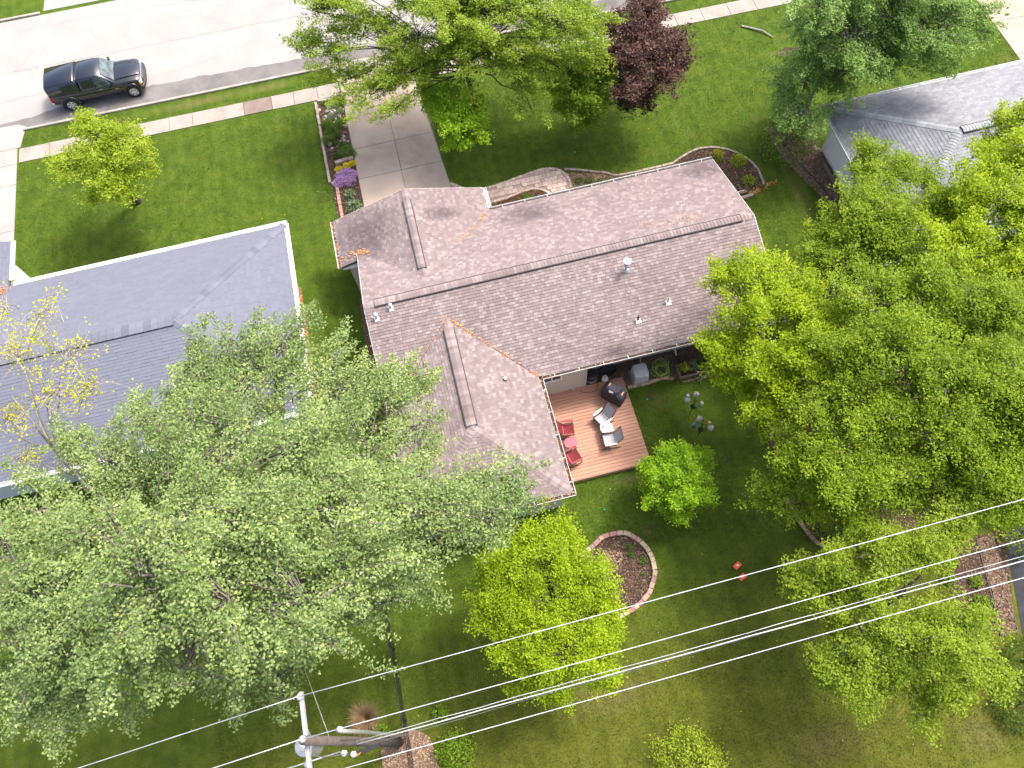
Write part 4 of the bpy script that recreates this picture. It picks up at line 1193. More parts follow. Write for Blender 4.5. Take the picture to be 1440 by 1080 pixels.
def make_table(loc, rz, mat, label):
    t = thing('side_table', label, 'side table', loc, rz)
    n = 6; a, b = .27, .22; W = 2 * b / n
    for i in range(n):
        y0 = -b + i * W + .004; y1 = y0 + W - .008
        def xx(y): return a * (1 - min(1, abs(y / b)) ** 3.2 * .55)
        MB().prism([(-xx(y0), y0), (xx(y0), y0), (xx(y1), y1), (-xx(y1), y1)], .43, .452).build('slat', mat, t)
    MB().box(-.02, .02, -b + .03, b - .03, .40, .429).build('batten', mat, t)
    for sx in (-1, 1):
        for sy in (-1, 1):
            MB().tube([(sx * .13, sy * .12, .43), (sx * .2, sy * .16, .0)], .016, 6).build('leg', 'black_metal', t)
    return t
make_table((3.50, 10.80, .30), R(4), 'pink_plastic', 'faded pink oval side table between the two red chairs')
make_table((5.10, 11.06, .30), R(-6), 'white_plastic', 'white oval side table between the two grey chairs')

# covered grill
gt = thing('covered_grill', 'barbecue grill under a dark grey fabric cover on the deck', 'grill', (5.84, 12.48, .30), R(-47))
gt.scale = (.80, .85, .92)
def gring(z, hx, hy, ox=0, c=.12, seed=0):
    rr = random.Random(seed); j = lambda: rr.uniform(-.012, .012)
    P = [(-hx, -hy + c), (-hx + c, -hy), (0, -hy - .02), (hx - c, -hy), (hx, -hy + c), (hx, hy - c), (hx - c, hy), (0, hy + .01), (-hx + c, hy), (-hx, hy - c)]
    return [(x + ox + j(), y + j(), z + j() * (1 if z > .1 else 0)) for x, y in P]
MB().loft([gring(.02, .60, .33, 0, .06, 1), gring(.35, .61, .335, 0, .08, 2), gring(.72, .62, .34, 0, .10, 3), gring(.82, .58, .33, -.02, .12, 4), gring(.93, .43, .30, -.06, .12, 5), gring(1.06, .36, .23, -.07, .12, 6), gring(1.10, .27, .15, -.07, .10, 7)]).build('cover', 'cover_fabric', gt)
MB().obox((-.31, .02, 1.10), (.07, .2, .035), 0, -.25).build('handle', 'tan_handle', gt)
MB().obox((.47, 0, .88), (.07, .2, .035), 0, .6).build('handle', 'tan_handle', gt)
lg = MB().obox((-.05, -.285, 1.0), (.25, .02, .10), 0, 0, R(-28)).build('logo_patch', 'white_paint', gt)
MB().obox((.02, -.297, .995), (.07, .016, .05), 0, 0, R(-28)).build('logo_mark', 'red_plastic', lg)
for sx in (-1, 1):
    for sy in (-1, 1): MB().tube([(sx * .45, sy * .22 - .02, .05), (sx * .45, sy * .22 + .02, .05)], .05, 10).build('castor', 'rubber', gt)

# ---------------------------------------------------------------- things behind the house
ac = thing('air_conditioner', 'air conditioner under a pale grey fitted cover on the mulch strip', 'air conditioner', (7.25, 13.25, 0))
ac.scale = (.80, .80, .92)
MB().bevbox(-.48, .48, -.50, .46, 0, .09, .02).build('concrete_pad', 'pale_edge', ac)
def acr(z, h, c): return [(-h, -h + c, z), (-h + c, -h, z), (h - c, -h, z), (h, -h + c, z), (h, h - c, z), (h - c, h, z), (-h + c, h, z), (-h, h - c, z)]
MB().loft([acr(.10, .40, .05), acr(.55, .395, .08), acr(.70, .385, .10), acr(.745, .355, .10), acr(.752, .30, .09)]).build('cover', 'grey_cover', ac)
MB().tube([(-.385, -.30, .70), (-.30, -.385, .70), (.30, -.385, .70), (.385, -.30, .70), (.385, .30, .70), (.30, .385, .70), (-.30, .385, .70), (-.385, .30, .70), (-.385, -.30, .70)], .012, 5, False).build('hem', 'grey_cover', ac)
MB().tube([(.2, .42, .3), (.25, .62, .32), (.28, .82, .5)], .025, 6).build('refrigerant_line', 'white_plastic', ac)

hz = thing('garden_hose', 'bright green garden hose coiled loosely on the mulch', 'hose', (8.22, 13.35, .06))
pts = []
rr = random.Random(5)
for k in range(7):
    cx, cy, ra, rb, ph = rr.uniform(-.12, .12), rr.uniform(-.12, .12), rr.uniform(.20, .36), rr.uniform(.20, .38), rr.uniform(0, 6.28)
    for j in range(16):
        a = 2 * math.pi * j / 16
        pts.append((cx + ra * math.cos(a + .0), cy + rb * math.sin(a), .014 * k + .01 * math.sin(3 * a + ph)))
pts = smooth_path(pts, 2)
MB().tube(pts, .013, 6).build('hose_coil', 'hose_green', hz, True)
MB().tube([pts[-1], (pts[-1][0] + .07, pts[-1][1] + .12, .1), (pts[-1][0] + .12, pts[-1][1] + .30, .1)], .016, 6).build('hose_end', 'hose_green', hz, True)

bl = thing('storage_bin', 'tall black round bin with dark lid against the house wall', 'bin', (5.16, 13.55, .06))
MB().lathe([(.19, 0), (.20, .04), (.25, .58), (.27, .60), (.27, .64)], n=18).build('bin_body', 'black_plastic', bl, True)
MB().lathe([(.275, .64), (.28, .67), (.24, .71), (.10, .725), (.02, .73)], n=18).build('lid', 'black_metal', bl, True)
MB().lathe([(.255, .30), (.262, .31), (.262, .40), (.255, .41)], n=18).build('band', 'galvanised', bl)
pt = thing('propane_tank', 'small white propane tank next to the covered grill', 'propane tank', (5.74, 13.40, .06))
MB().lathe([(.11, 0), (.11, .03), (.145, .06), (.152, .12), (.152, .26), (.13, .34), (.06, .38)], n=16).build('tank', 'steel_white', pt, True)
cl = MB()
for a0 in (0, 2.1, 4.2):
    cl.tube([(.09 * math.cos(a0 + q), .09 * math.sin(a0 + q), .42) for q in np.linspace(0, 1.4, 5)], .022, 5)
cl.build('collar', 'steel_white', pt)
MB().lathe([(.03, .37), (.03, .44), (.045, .45), (.045, .47)], n=8).build('valve', 'yellow_plastic', pt)
tb = thing('planter_tub', 'wide dark oval tub under the rear eave', 'tub', (6.0, 13.75, .03))
tb.scale = (.6, .65, .8)
b = MB(); k = 18
def tub_ring(r, z): return [(r * .62 * math.cos(2 * math.pi * j / k) * 1.0, r * .36 * math.sin(2 * math.pi * j / k), z) for j in range(k)]
b.loft([tub_ring(.72, 0), tub_ring(.95, .30), tub_ring(1.0, .32), tub_ring(.93, .315), tub_ring(.88, .22), tub_ring(.2, .215)])
b.build('tub_shell', 'black_plastic', tb, True)
MB().tube([(.4 * math.cos(a) * 1.5, .23 * math.sin(a) * 1.5, .35) for a in np.linspace(0, 6.28, 18)], .018, 5).build('rim', 'dark_vent', tb)
wc = tag(MB().tube(smooth_path([(4.55, 13.15, .32), (4.75, 13.0, .315), (5.15, 12.95, .315), (5.35, 13.15, .315), (5.38, 13.32, .33)], 4), .011, 5).build('power_cable', 'black_plastic'), 'thin black cable curling over the deck boards below the siding', 'cable')
ta = thing('outdoor_tap', 'small outdoor tap low on the tan siding wall', 'tap', (4.25, 13.28, .42))
MB().tube([(0, 0, 0), (0, -.08, 0), (0, -.10, -.04)], .018, 6).build('spout', 'galvanised', ta); MB().obox((0, -.07, .035), (.08, .02, .02)).build('handle', 'tan_handle', ta)
orn = thing('garden_lantern', 'red capped white stacked ornament against the wing wall on the deck', 'ornament', (2.98, 12.72, .30))
for z, r_, m_ in ((0, .13, 'white_plastic'), (.17, .12, 'terracotta'), (.24, .13, 'white_plastic'), (.44, .11, 'terracotta'), (.50, .12, 'white_plastic'), (.68, .085, 'terracotta')):
    MB().lathe([(r_ * .85, 0), (r_, .02), (r_, .14 if m_ == 'white_plastic' else .05), (r_ * .85, .165 if m_ == 'white_plastic' else .065)], (0, 0, z), 12).build('tier', m_, orn, True)

# bird feeder poles
def feeder_pole(loc, arms, label):
    t = thing('bird_feeder_pole', label, 'bird feeder', loc)
    MB().tube([(0, 0, -.02), (0, 0, 1.45)], .022, 8).build('pole', 'black_metal', t)
    MB().lathe([(.11, 0), (.12, .01), (.05, .09), (.025, .12)], (0, 0, .80), 14).build('squirrel_baffle', 'black_metal', t, True)
    for (a, r_, kind) in arms:
        c, s = math.cos(a), math.sin(a)
        MB().tube([(0, 0, 1.36), (.5 * r_ * c, .5 * r_ * s, 1.56), (r_ * c, r_ * s, 1.53), (r_ * c, r_ * s, 1.46)], .010, 5).build('hook', 'black_metal', t, True)
        fx, fy = r_ * c, r_ * s
        if kind == 'dome':
            f = MB().lathe([(.10, .0), (.11, .015), (.10, .03), (.02, .035)], (fx, fy, 1.20), 16).build('seed_tray', 'seed', t)
            MB().lathe([(.125, .14), (.12, .155), (.09, .19), (.04, .21), (.01, .214)], (fx, fy, 1.20), 16).build('dome', 'clear_dome', f, True)
            MB().tube([(fx, fy, 1.22), (fx, fy, 1.46)], .012, 6).build('rod', 'galvanised', f)
        else:
            f = MB().lathe([(.05, 0), (.055, .02), (.055, .26), (.075, .28), (.02, .33)], (fx, fy, 1.16), 10).build('tube_feeder', 'lamp_glass' if kind == 'tube' else 'blue_plastic', t, True)
            MB().lathe([(.08, 0), (.08, .012)], (fx, fy, 1.155), 10).build('perch_tray', 'black_metal', f)
    return t
feeder_pole((8.80, 11.02, 0), [(R(62), .34, 'dome'), (R(150), .30, 'dome'), (R(125), .36, 'tube'), (R(-40), .28, 'tube')], 'black bird feeder pole with four feeders beside a small yellow marker')
feeder_pole((8.76, 9.97, 0), [(R(95), .30, 'dome'), (R(-35), .33, 'dome'), (R(165), .34, 'blue')], 'black bird feeder pole with three feeders standing beside the small orange marker')
def stake(loc, mat, label, s=1.0):
    t = thing('garden_stake', label, 'garden stake', loc)
    MB().tube([(0, 0, -.02), (0, 0, .32)], .010, 6).build('stem', 'galvanised', t)
    MB().lathe([(.02, 0), (.055 * s, .03), (.06 * s, .07), (.03, .11)], (0, 0, .30), 10).build('head', mat, t, True)
stake((9.33, 11.28, 0), 'yellow_plastic', 'small yellow topped stake in the lawn by the feeders')
stake((9.35, 10.33, 0), 'tan_handle', 'small orange topped stake in the lawn by the feeders', 1.1)
def ball(loc, label):
    t = tag(MB().lathe([(.02, 0), (.034, .02), (.038, .04), (.03, .065), (.012, .075)], loc, 10).build('sprinkler_marker', 'teal_plastic', None, True), label, 'marker')
ball((7.26, 12.12, .01), 'small teal ball in the grass beside the deck and grill')
ball((4.12, 7.92, .01), 'small teal ball in the grass below the deck')
ball((7.9, 26.0, .01), 'small teal ball in the front lawn near the purple tree')
def panel(loc, rz, label):
    t = thing('orange_board', label, 'board', loc, rz)
    MB().bevbox(-.15, .15, -.10, .10, 0, .05, .012).build('board', 'orange_board', t)
    MB().box(-.03, .05, -.025, .03, .05, .054).build('white_mark', 'white_paint', t)
panel((8.46, 4.50, .02), R(28), 'small orange board on the lawn, the one next to the feeder side')
panel((8.49, 4.04, .02), R(22), 'small orange board on the lawn, the one under the power line')

# ---------------------------------------------------------------- utility pole, cross-arm and wires
PU, PV = -5.5, 1.45
up_ = thing('utility_pole', 'weathered wooden utility pole with pale cross-arm at the garden edge', 'utility pole', (PU, PV, 0))
MB().tube([(0, 0, -.3), (0, 0, 5), (0, 0, 11.9)], [.165, .14, .105], 14).build('pole_shaft', 'pole_wood', up_, True)
MB().box(-.175, -.085, -1.08, 1.12, 11.15, 11.27).build('cross_arm', 'crossarm_white', up_)
for y in (-.55, .55):
    MB().tube([(-.2, y, 11.16), (-.16, 0, 10.5)], .018, 5).build('brace', 'galvanised', up_)
WY = (1.0, .02, -.78)
for y in WY:
    x = -.13 if y != .02 else -.0
    z = 11.29 if y != .02 else 11.9
    i = MB().lathe([(.02, 0), (.03, .06), (.075, .075), (.05, .10), (.085, .115), (.05, .15), (.03, .17), (.03, .19)], (x, y, z), 12).build('insulator', 'porcelain', up_, True)
tz = 9.55
tk = MB().lathe([(.22, 0), (.24, .03), (.24, .85), (.25, .86), (.22, .93), (.05, .97)], (-.42, -.02, tz), 18).build('transformer', 'white_metal', up_, True)
for y in (-.1, .1):
    MB().lathe([(.03, 0), (.055, .04), (.035, .08), (.055, .12), (.03, .2)], (-.42, y, tz + .95), 10).build('bushing', 'porcelain', tk, True)
MB().obox((-.2, -.02, tz + .45), (.2, .1, .5)).build('bracket', 'galvanised', up_)
for (x, y, z) in ((-.3, -.45, 10.7), (.1, -.32, 8.7), (.12, .26, 8.9), (.15, -.36, 7.9)):
    MB().lathe([(.03, 0), (.08, .03), (.08, .12), (.04, .16)], (x, y, z), 12).build('insulator', 'porcelain', up_, True)
MB().tube([(.05, .24, 8.9), (.1, .24, 6), (.12, .22, 3.2), (.12, .2, 0.0)], .06, 8).build('conduit', 'galvanised', up_, True)
MB().obox((.3, -.28, 6.9), (.75, .12, .16), .1).build('splice_case', 'black_plastic', up_)
MB().tube([(.16, 0, 9.2), (.19, .05, 6.5), (.18, 0, 3.0)], .012, 5).build('ground_wire', 'wire_dark', up_)
MB().tube([(-.4, -.2, 10.5), (-.1, -.35, 10.1), (.2, -.35, 8.8)], .012, 5).build('jumper', 'wire_dark', up_)
MB().tube([(.1, -.36, 8.0), (.2, -.42, 7.9), (.28, -.36, 7.7)], .014, 5).build('cable_loop', 'wire_orange', up_)
def span(p0, p1, r_, mat, name, label, sag=0.25, n=22, wob_=0.0):
    a, b = Vector(p0), Vector(p1)
    P = [a.lerp(b, i / n) - Vector((0, 0, 4 * sag * (i / n) * (1 - i / n))) + Vector((0, random.uniform(-wob_, wob_), random.uniform(-wob_, wob_))) for i in range(n + 1)]
    return tag(MB().tube(P, r_, 6).build(name, mat, None, True), label, 'power line')
lab = ('overhead wire on the cross-arm end nearest the houses', 'overhead wire on top of the pole shaft', 'overhead wire on the cross-arm end away from the houses')
for k, y in enumerate(WY):
    z = 11.48 if y != .02 else 12.09
    x = PU - (.13 if y != .02 else 0)
    slope = .0145
    span((x - .001, PV + y, z), (x + 46, PV + y + 46 * slope, z - .3), .0115, 'wire_alu', 'power_line', 'pale ' + lab[k] + ', running past the house', .35, 30)
    span((x + .001, PV + y, z), (x - 42, PV + y - 42 * .055, z - .2), .0115, 'wire_alu', 'power_line', 'pale ' + lab[k] + ', running beyond the maple', .35, 30)
cabz = 7.6
for i, (dy, dz, r_, mt, lb) in enumerate(((-.12, .0, .018, 'wire_alu', 'thick bundled service cable slung below the power lines'), (-.05, .10, .009, 'wire_alu', 'thin upper service cable beside the thick bundled one'), (-.2, -.12, .009, 'wire_dark', 'thin dark service cable just under the thick bundled one'))):
    span((PU + .2, PV + dy, cabz + dz), (PU + 46, PV + dy + .55 + i * .12, cabz + dz - .2), r_, mt, 'service_cable', lb, .5, 40, .012)
span((PU - .2, PV - .2, cabz), (PU - 42, PV - 2.2, cabz - .2), .02, 'wire_alu', 'service_cable', 'bundled service cable leaving the pole beyond the maple', .4, 30, .012)
tag(MB().tube([(PU - .1, PV + .15, 9.3), (PU - 1.4, 4.6, 6.8), (PU - 3.0, 8.5, 4.6), (-9.0, 14.1, 3.1)], .008, 5).build('service_drop', 'wire_alu'), 'thin grey drop wire from the pole down towards the blue grey roof', 'wire')

# ---------------------------------------------------------------- chain-link fence
fx, fy0, fy1 = -5.12, -3.0, 12.4
fc = thing('chain_link_fence', 'low black chain link fence running beside the utility pole', 'fence', (fx, 0, 0))
for i in range(7):
    y = fy0 + (fy1 - fy0) * i / 6
    p = MB().tube([(0, y, -.05), (0, y, 1.08)], .03, 8).build('post', 'fence_black', fc); MB().lathe([(.034, 0), (.036, .02), (.02, .05)], (0, y, 1.08), 8).build('post_cap', 'fence_black', p)
MB().tube([(0, fy0, 1.03), (0, fy1, 1.03)], .022, 8).build('top_rail', 'fence_black', fc)
mesh = MB(); st = .09; Hh = .98
n = int((fy1 - fy0) / st)
for i in range(-int(Hh / st), n):
    for sg in (1, -1):
        ya = fy0 + i * st; yb = ya + Hh
        za, zb = (.03, .03 + Hh) if sg > 0 else (.03 + Hh, .03)
        if ya < fy0:
            f = (fy0 - ya) / Hh; za = za + (zb - za) * f; ya = fy0
        if yb > fy1:
            f = (fy1 - ya) / (yb - ya); zb = za + (zb - za) * f; yb = fy1
        if yb > ya: mesh.tube([(.006 * sg, ya, za), (.006 * sg, yb, zb)], .0032, 3, False)
stuff(mesh.build('wire_mesh', 'fence_black', fc))

# ---------------------------------------------------------------- garden beds
def bed(name, label, poly, soilmat, chipmat, dens, size=(.03, .09)):
    t = thing(name, label, 'garden bed')
    s = sheet(poly, .010, 'soil', soilmat); s.parent = t
    chips('wood_chips', poly, dens, chipmat, t, size)
    return t
BEDS = []
def reg(poly): BEDS.append(poly); return poly
drv = reg([(-4.36, 25.3), (-4.36, 33.1), (-3.0, 33.1), (-3.0, 25.3)])
bd1 = bed('garden_bed', 'long rock garden bed between the lawn and the driveway', drv, 'soil', 'chip_brown', 420)
edging([(-4.42, 33.1), (-4.43, 30.3), (-4.42, 27.45)], bd1, 'pale_edge', 'edging_block', .42, .13, .12, k=4)
edging([(-4.35, 27.45), (-4.05, 27.45)], bd1, 'pale_edge', 'edging_block', .3, .13, .12, k=2)
edging([(-4.12, 27.35), (-4.12, 25.2)], bd1, 'edge_brick', 'brick', .22, .16, .10, k=4)
edging([(-3.98, 28.62), (-3.02, 28.75)], bd1, 'pale_edge', 'stone_block', .32, .2, .2, k=3)
edging([(-4.3, 33.14), (-3.05, 33.05)], bd1, 'pale_edge', 'edging_block', .4, .13, .1, k=3)
rkc = 0
for (cx, cy, sx, sy, num) in ((-3.7, 32.2, .5, .6, 22), (-3.6, 31.3, .5, .4, 14), (-3.6, 30.2, .5, .5, 14), (-3.5, 29.6, .4, .4, 8)):
    for i in range(num):
        x, y = max(-4.3, min(-3.1, random.gauss(cx, sx * .55))), random.gauss(cy, sy * .6); s_ = random.uniform(.05, .13)
        MB().blob((0, 0, 0), (s_, s_ * random.uniform(.6, 1), s_ * .55), rkc).build('rock', 'rock', bd1, False, (x, y, .04), random.uniform(0, 3)); rkc += 1

# front walk of pavers
WALK = smooth_path([(1.45, 25.85), (2.26, 25.2), (3.3, 25.06), (4.83, 25.26), (6.0, 25.42), (6.75, 25.22), (7.14, 24.6), (7.05, 23.7), (6.3, 22.2)], 6)
INN = smooth_path([(6.25, 22.2), (6.2, 23.4), (5.83, 24.12), (5.3, 24.38), (4.6, 24.33), (4.0, 24.2), (3.1, 24.05), (2.95, 23.2), (1.45, 23.2)], 6)
wpoly = [(p[0], p[1]) for p in [(x, y) for x, y, *_ in [(*q, 0) for q in WALK]]] if False else [(p[0], p[1]) for p in [tuple(q) for q in WALK + INN]]
BEDS.append(wpoly)
wk = bpy.data.objects.new('front_walk', None); COL.objects.link(wk); struct(wk)
s = sheet(wpoly, .012, 'sand_bed', 'paver_sand'); s.parent = wk
PS = .27
cache = []
for (a_, b_) in ((.27, .27), (.27, .20), (.20, .27), (.20, .20)):
    m_ = MB().bevbox(-a_ / 2 + .006, a_ / 2 - .006, -b_ / 2 + .006, b_ / 2 - .006, 0, .045, .008).mesh('paver'); m_.materials.append(MATS['paver']); cache.append((a_, b_, m_))
y = 23.15; row = 0
while y < 25.6:
    h_ = PS if row % 3 else .20
    x = 1.4 - random.uniform(0, .2)
    while x < 7.3:
        opts = [c for c in cache if c[1] == h_]; c = random.choice(opts)
        cx, cy = x + c[0] / 2, y + h_ / 2
        X = np.array([cx - c[0] * .42, cx + c[0] * .42, cx - c[0] * .42, cx + c[0] * .42]); Y = np.array([cy - h_ * .42, cy - h_ * .42, cy + h_ * .42, cy + h_ * .42])
        if in_poly(X, Y, wpoly).all() and not (abs(cx - 4.55) < .2 and abs(cy - 24.78) < .13 and random.random() < .75):
            o = bpy.data.objects.new('paver', c[2]); COL.objects.link(o); o.parent = wk
            o.location = (cx, cy, .012 + random.uniform(-.004, .004)); o.rotation_euler = (random.uniform(-.012, .012), random.uniform(-.012, .012), random.uniform(-.02, .02))
        x += c[0]
    y += h_; row += 1
edging([(p[0], p[1]) for p in [tuple(q) for q in WALK[:-7]]], wk, 'paver', 'edge_paver', .2, .13, .05, k=1)
edging([(p[0], p[1]) for p in [tuple(q) for q in INN[8:-13]]], wk, 'paver', 'edge_paver', .2, .12, .05, k=1)
ib = reg([(3.05, 23.2), (3.1, 23.98), (4.0, 24.12), (4.6, 24.25), (5.3, 24.3), (5.75, 24.05), (6.1, 23.4), (6.1, 21.5), (3.05, 21.5)])
bd2 = bed('garden_bed', 'narrow mulch bed between the curved front walk and the house', ib, 'soil', 'chip_red', 420)
fb = reg([(7.16, 24.85), (8.3, 24.55), (9.7, 23.95), (12.4, 23.9), (12.4, 21.4), (7.0, 21.4)])
bd3 = bed('garden_bed', 'pale mulch bed beside the end of the front walk', fb, 'tan_soil', 'chip_tan', 520)
edging([(7.1, 25.1), (7.6, 24.92), (8.3, 24.63), (9.0, 24.32), (9.75, 23.98), (12.4, 23.97)], bd3, 'pale_edge', 'edging_block', .34, .12, .1)
rb = reg([(12.4, 23.93), (13.2, 24.25), (13.9, 24.42), (14.65, 24.27), (15.3, 23.9), (15.8, 23.3), (16.1, 22.6), (16.1, 21.75), (15.95, 21.42), (12.7, 21.3), (12.4, 21.4)])
bd4 = bed('garden_bed', 'rounded mulch bed wrapping the street-side gable corner of the house', rb, 'soil', 'chip_brown', 520)
edging([(12.4, 23.98), (13.2, 24.32), (13.9, 24.48), (14.65, 24.34), (15.3, 23.97), (15.85, 23.35), (16.17, 22.6), (16.17, 21.75), (16.05, 21.45)], bd4, 'pale_edge', 'edging_block', .26, .11, .1)
lt = [((13.2, 21.20), (15.2, 21.32), 'timber'), ((13.6, 20.93), (15.4, 21.06), 'pale_edge')]
for (a, b2, m_) in lt:
    c = ((a[0] + b2[0]) / 2, (a[1] + b2[1]) / 2)
    MB().obox((c[0], c[1], .08), (math.hypot(b2[0] - a[0], b2[1] - a[1]), .14, .14), math.atan2(b2[1] - a[1], b2[0] - a[0])).build('timber_edge', m_, bd4)
litter_line([(15.0, 21.05, .05), (15.9, 21.3, .02), (16.8, 21.55, .02)], 170, bd4, .09)
ns = reg([(17.5, 24.9), (17.6, 22.9), (18.1, 21.3), (18.6, 19.8), (18.9, 17), (19.6, 15.6), (19.6, 22.8), (19.6, 24.6)])
bd5 = bed('garden_bed', 'wide mulch bed along the white side wall of the grey roofed house', ns, 'tan_soil', 'chip_tan', 380)
MB().tube([(17.95, 24.3, .03), (18.2, 22.6, .03), (18.6, 21.2, .03), (18.95, 19.6, .03), (19.1, 17, .03)], .035, 6).build('plastic_edging', 'black_plastic', bd5)
MB().obox((19.35, 21.3, .1), (.12, 1.1, .2), .05).build('timber_edge', 'timber', bd5)
ms = reg([(4.9, 13.25), (6.55, 13.2), (6.6, 12.86), (8.2, 12.93), (8.75, 12.75), (10.9, 12.55), (13.1, 12.6), (13.1, 14.1), (4.9, 14.1)])
bd6 = bed('garden_bed', 'wood chip strip along the rear wall of the ranch house', ms, 'tan_soil', 'chip_walnut', 800, (.03, .065))
edging([(6.62, 12.86), (7.4, 12.84), (8.2, 12.90), (8.7, 12.72)], bd6, 'edge_block', 'edging_block', .22, .14, .07)
ov = smooth_path([(3.3, 6.62), (3.83, 6.86), (4.58, 6.80), (5.0, 6.45), (5.27, 6.0), (5.36, 5.43), (5.25, 4.92), (4.86, 4.36), (4.5, 4.1), (4.0, 3.88), (3.2, 3.75), (2.2, 3.9), (1.9, 4.8), (2.2, 6.0)], 4, True)
ovp = reg([(p[0], p[1]) for p in ov])
bd7 = bed('garden_bed', 'oval mulch bed ringed by multicoloured stone blocks on the back lawn', ovp, 'soil', 'chip_brown', 620)
chips('pale_mulch', [(3.75 + .62 * math.cos(a) * random.uniform(.6, 1.1), 5.85 + .45 * math.sin(a) * random.uniform(.6, 1.1)) for a in np.linspace(0, 5.9, 14)], 500, 'chip_tan', bd7, (.03, .08), .025)
edging(ovp[::4], bd7, 'edge_block', 'stone_block', .25, .18, .15, closed=True, k=6)
rbp = [(11.32, 7.3), (11.28, 6.23), (11.45, 5.50), (11.71, 4.70), (12.2, 4.14), (12.91, 3.76), (13.57, 3.59), (14.3, 3.61), (15, 3.9)]
rpoly = reg(rbp + [(17, 5), (18.5, 8), (18, 13), (12.0, 13), (11.6, 9.5)])
bd8 = bed('garden_bed', 'large shaded mulch bed with a curved brick edge under the maples', rpoly, 'soil', 'chip_brown', 160)
edging(rbp, bd8, 'edge_brick', 'brick', .30, .15, .12)
r2 = reg([(15.7, 1.1), (16.1, 2.3), (16.6, 3.3), (18.9, 3.3), (18.0, 1.0), (17.1, -.3), (16.2, .1)])
bd9 = bed('garden_bed', 'dark mulch bed crossed by a brown chip path in the corner', r2, 'soil', 'chip_brown', 300)
r3 = [(16.9, -.3), (17.3, 1.2), (17.75, 3.2), (18.35, 3.2), (18.0, 1.2), (17.5, -.3)]
chips('path_chips', r3, 800, 'chip_walnut', bd9, (.04, .09), .03)
for off in (-.05, .62):
    MB().tube([(16.9 + off, -.3, .03), (17.3 + off, 1.2, .03), (17.75 + off, 3.2, .03)], .03, 5).build('plastic_edging', 'black_plastic', bd9)
dp = struct(sheet([(17.6, -.6), (18.2, 1.2), (18.8, 3.2), (24, 3.2), (24, -2), (18, -2)], .008, 'path', 'dark_paving')); BEDS.append([(17.6, -.6), (18.2, 1.2), (18.8, 3.2), (24, 3.2), (24, -2), (18, -2)])
pbp = reg([(-6.25, .3), (-6.2, 1.3), (-5.8, 1.8), (-4.9, 1.75), (-4.4, 1.4), (-4.25, .3), (-4.25, -.5), (-6.25, -.5)])
bd10 = bed('garden_bed', 'pale wood chip bed around the foot of the utility pole', pbp, 'tan_soil', 'chip_tan', 800, (.03, .08))
s1 = reg([(-6.9, 14.6), (-6.55, 14.6), (-6.6, 18), (-6.62, 21.8), (-6.9, 21.8)])
bd11 = bed('garden_bed', 'thin rusty mulch strip along the side wall of the blue grey roofed house', s1, 'tan_soil', 'leaf_litter', 260, (.03, .08))
s2 = reg([(-4.08, 14.2), (-2.95, 14.2), (-2.95, 20.5), (-4.05, 20.4), (-4.12, 17.5)])
bd12 = bed('garden_bed', 'narrow brown mulch strip below the left gable of the ranch house', s2, 'tan_soil', 'chip_walnut', 500, (.03, .07))
# raised bed
rbd = thing('raised_bed', 'timber framed raised bed by the rear wall with young plants', 'raised bed', (9.75, 12.98, 0))
for (x0, x1, y0, y1) in ((-.86, .95, -.34, -.29), (-.86, .95, .27, .32), (-.86, -.81, -.288, .268), (.90, .95, -.288, .268)):
    MB().bevbox(x0, x1, y0, y1, 0, .26, .008).build('plank', 'timber', rbd)
sheet([(-.82, -.3), (.92, -.3), (.92, .28), (-.82, .28)], .19, 'soil', 'soil').parent = rbd
stp = thing('landscape_timber', 'long low timber lying in the grass edge below the raised bed', 'timber', (9.9, 12.5, 0))
MB().bevbox(-.95, .95, -.05, .05, 0, .08, .02).build('beam', 'timber', stp)

# ---------------------------------------------------------------- foliage
def leaf_quads(C, size, up_bias=0.9, droop=0.0, aspect=0.62):
    """kite-shaped leaves at centres C"""
    n = len(C)
    N = RNG.normal(0, 1, (n, 3)); N[:, 2] = np.abs(N[:, 2]) + up_bias; N /= np.linalg.norm(N, axis=1)[:, None]
    A = RNG.normal(0, 1, (n, 3)); A[:, 2] -= droop
    A -= N * (A * N).sum(1)[:, None]; A /= np.linalg.norm(A, axis=1)[:, None] + 1e-9
    B = np.cross(N, A)
    L = size * RNG.uniform(.7, 1.3, n)[:, None]
    fold = N * L * .10
    return np.stack([C - A * L * .5, C + B * L * aspect * .5 + A * L * .08 + fold, C + A * L * .5, C - B * L * aspect * .5 + A * L * .08 + fold], 1)

KIND = {   # leaf material, leaf size, sprays per m2 of lobe surface, leaves per spray, spray length, bark, droop
 'maple': ('leaf_maple', .084, 7.4, 80, .95, 'bark', .9),
 'maplegreen': ('leaf_maplegreen', .10, 7.5, 60, .85, 'bark', .5),
 'birch': ('leaf_birch', .095, 3.8, 9, .8, 'bark_pale', .3),
 'cotton': ('leaf_cotton', .095, 6.8, 60, .85, 'bark_dark', .4),
 'lime': ('leaf_lime', .11, 8.0, 46, .55, 'bark_dark', .1),
 'mid': ('leaf_mid', .10, 8.0, 46, .6, 'bark_dark', .1),
 'purple': ('leaf_purple', .11, 8.0, 46, .65, 'bark_dark', .3),
 'bright': ('leaf_bright', .092, 8.2, 70, .7, 'bark', .0),
 'green': ('leaf_green', .088, 8.2, 68, .75, 'bark', .0),
 'olive': ('leaf_olive', .084, 8.5, 70, .7, 'bark', .0),
 'limey': ('leaf_limey', .078, 10, 62, .55, 'bark_dark', .0),
 'globe': ('leaf_globe', .085, 18, 56, .36, 'bark_dark', .0),
 'yellowish': ('leaf_yellowish', .10, 8, 48, .65, 'bark_dark', .2),
}
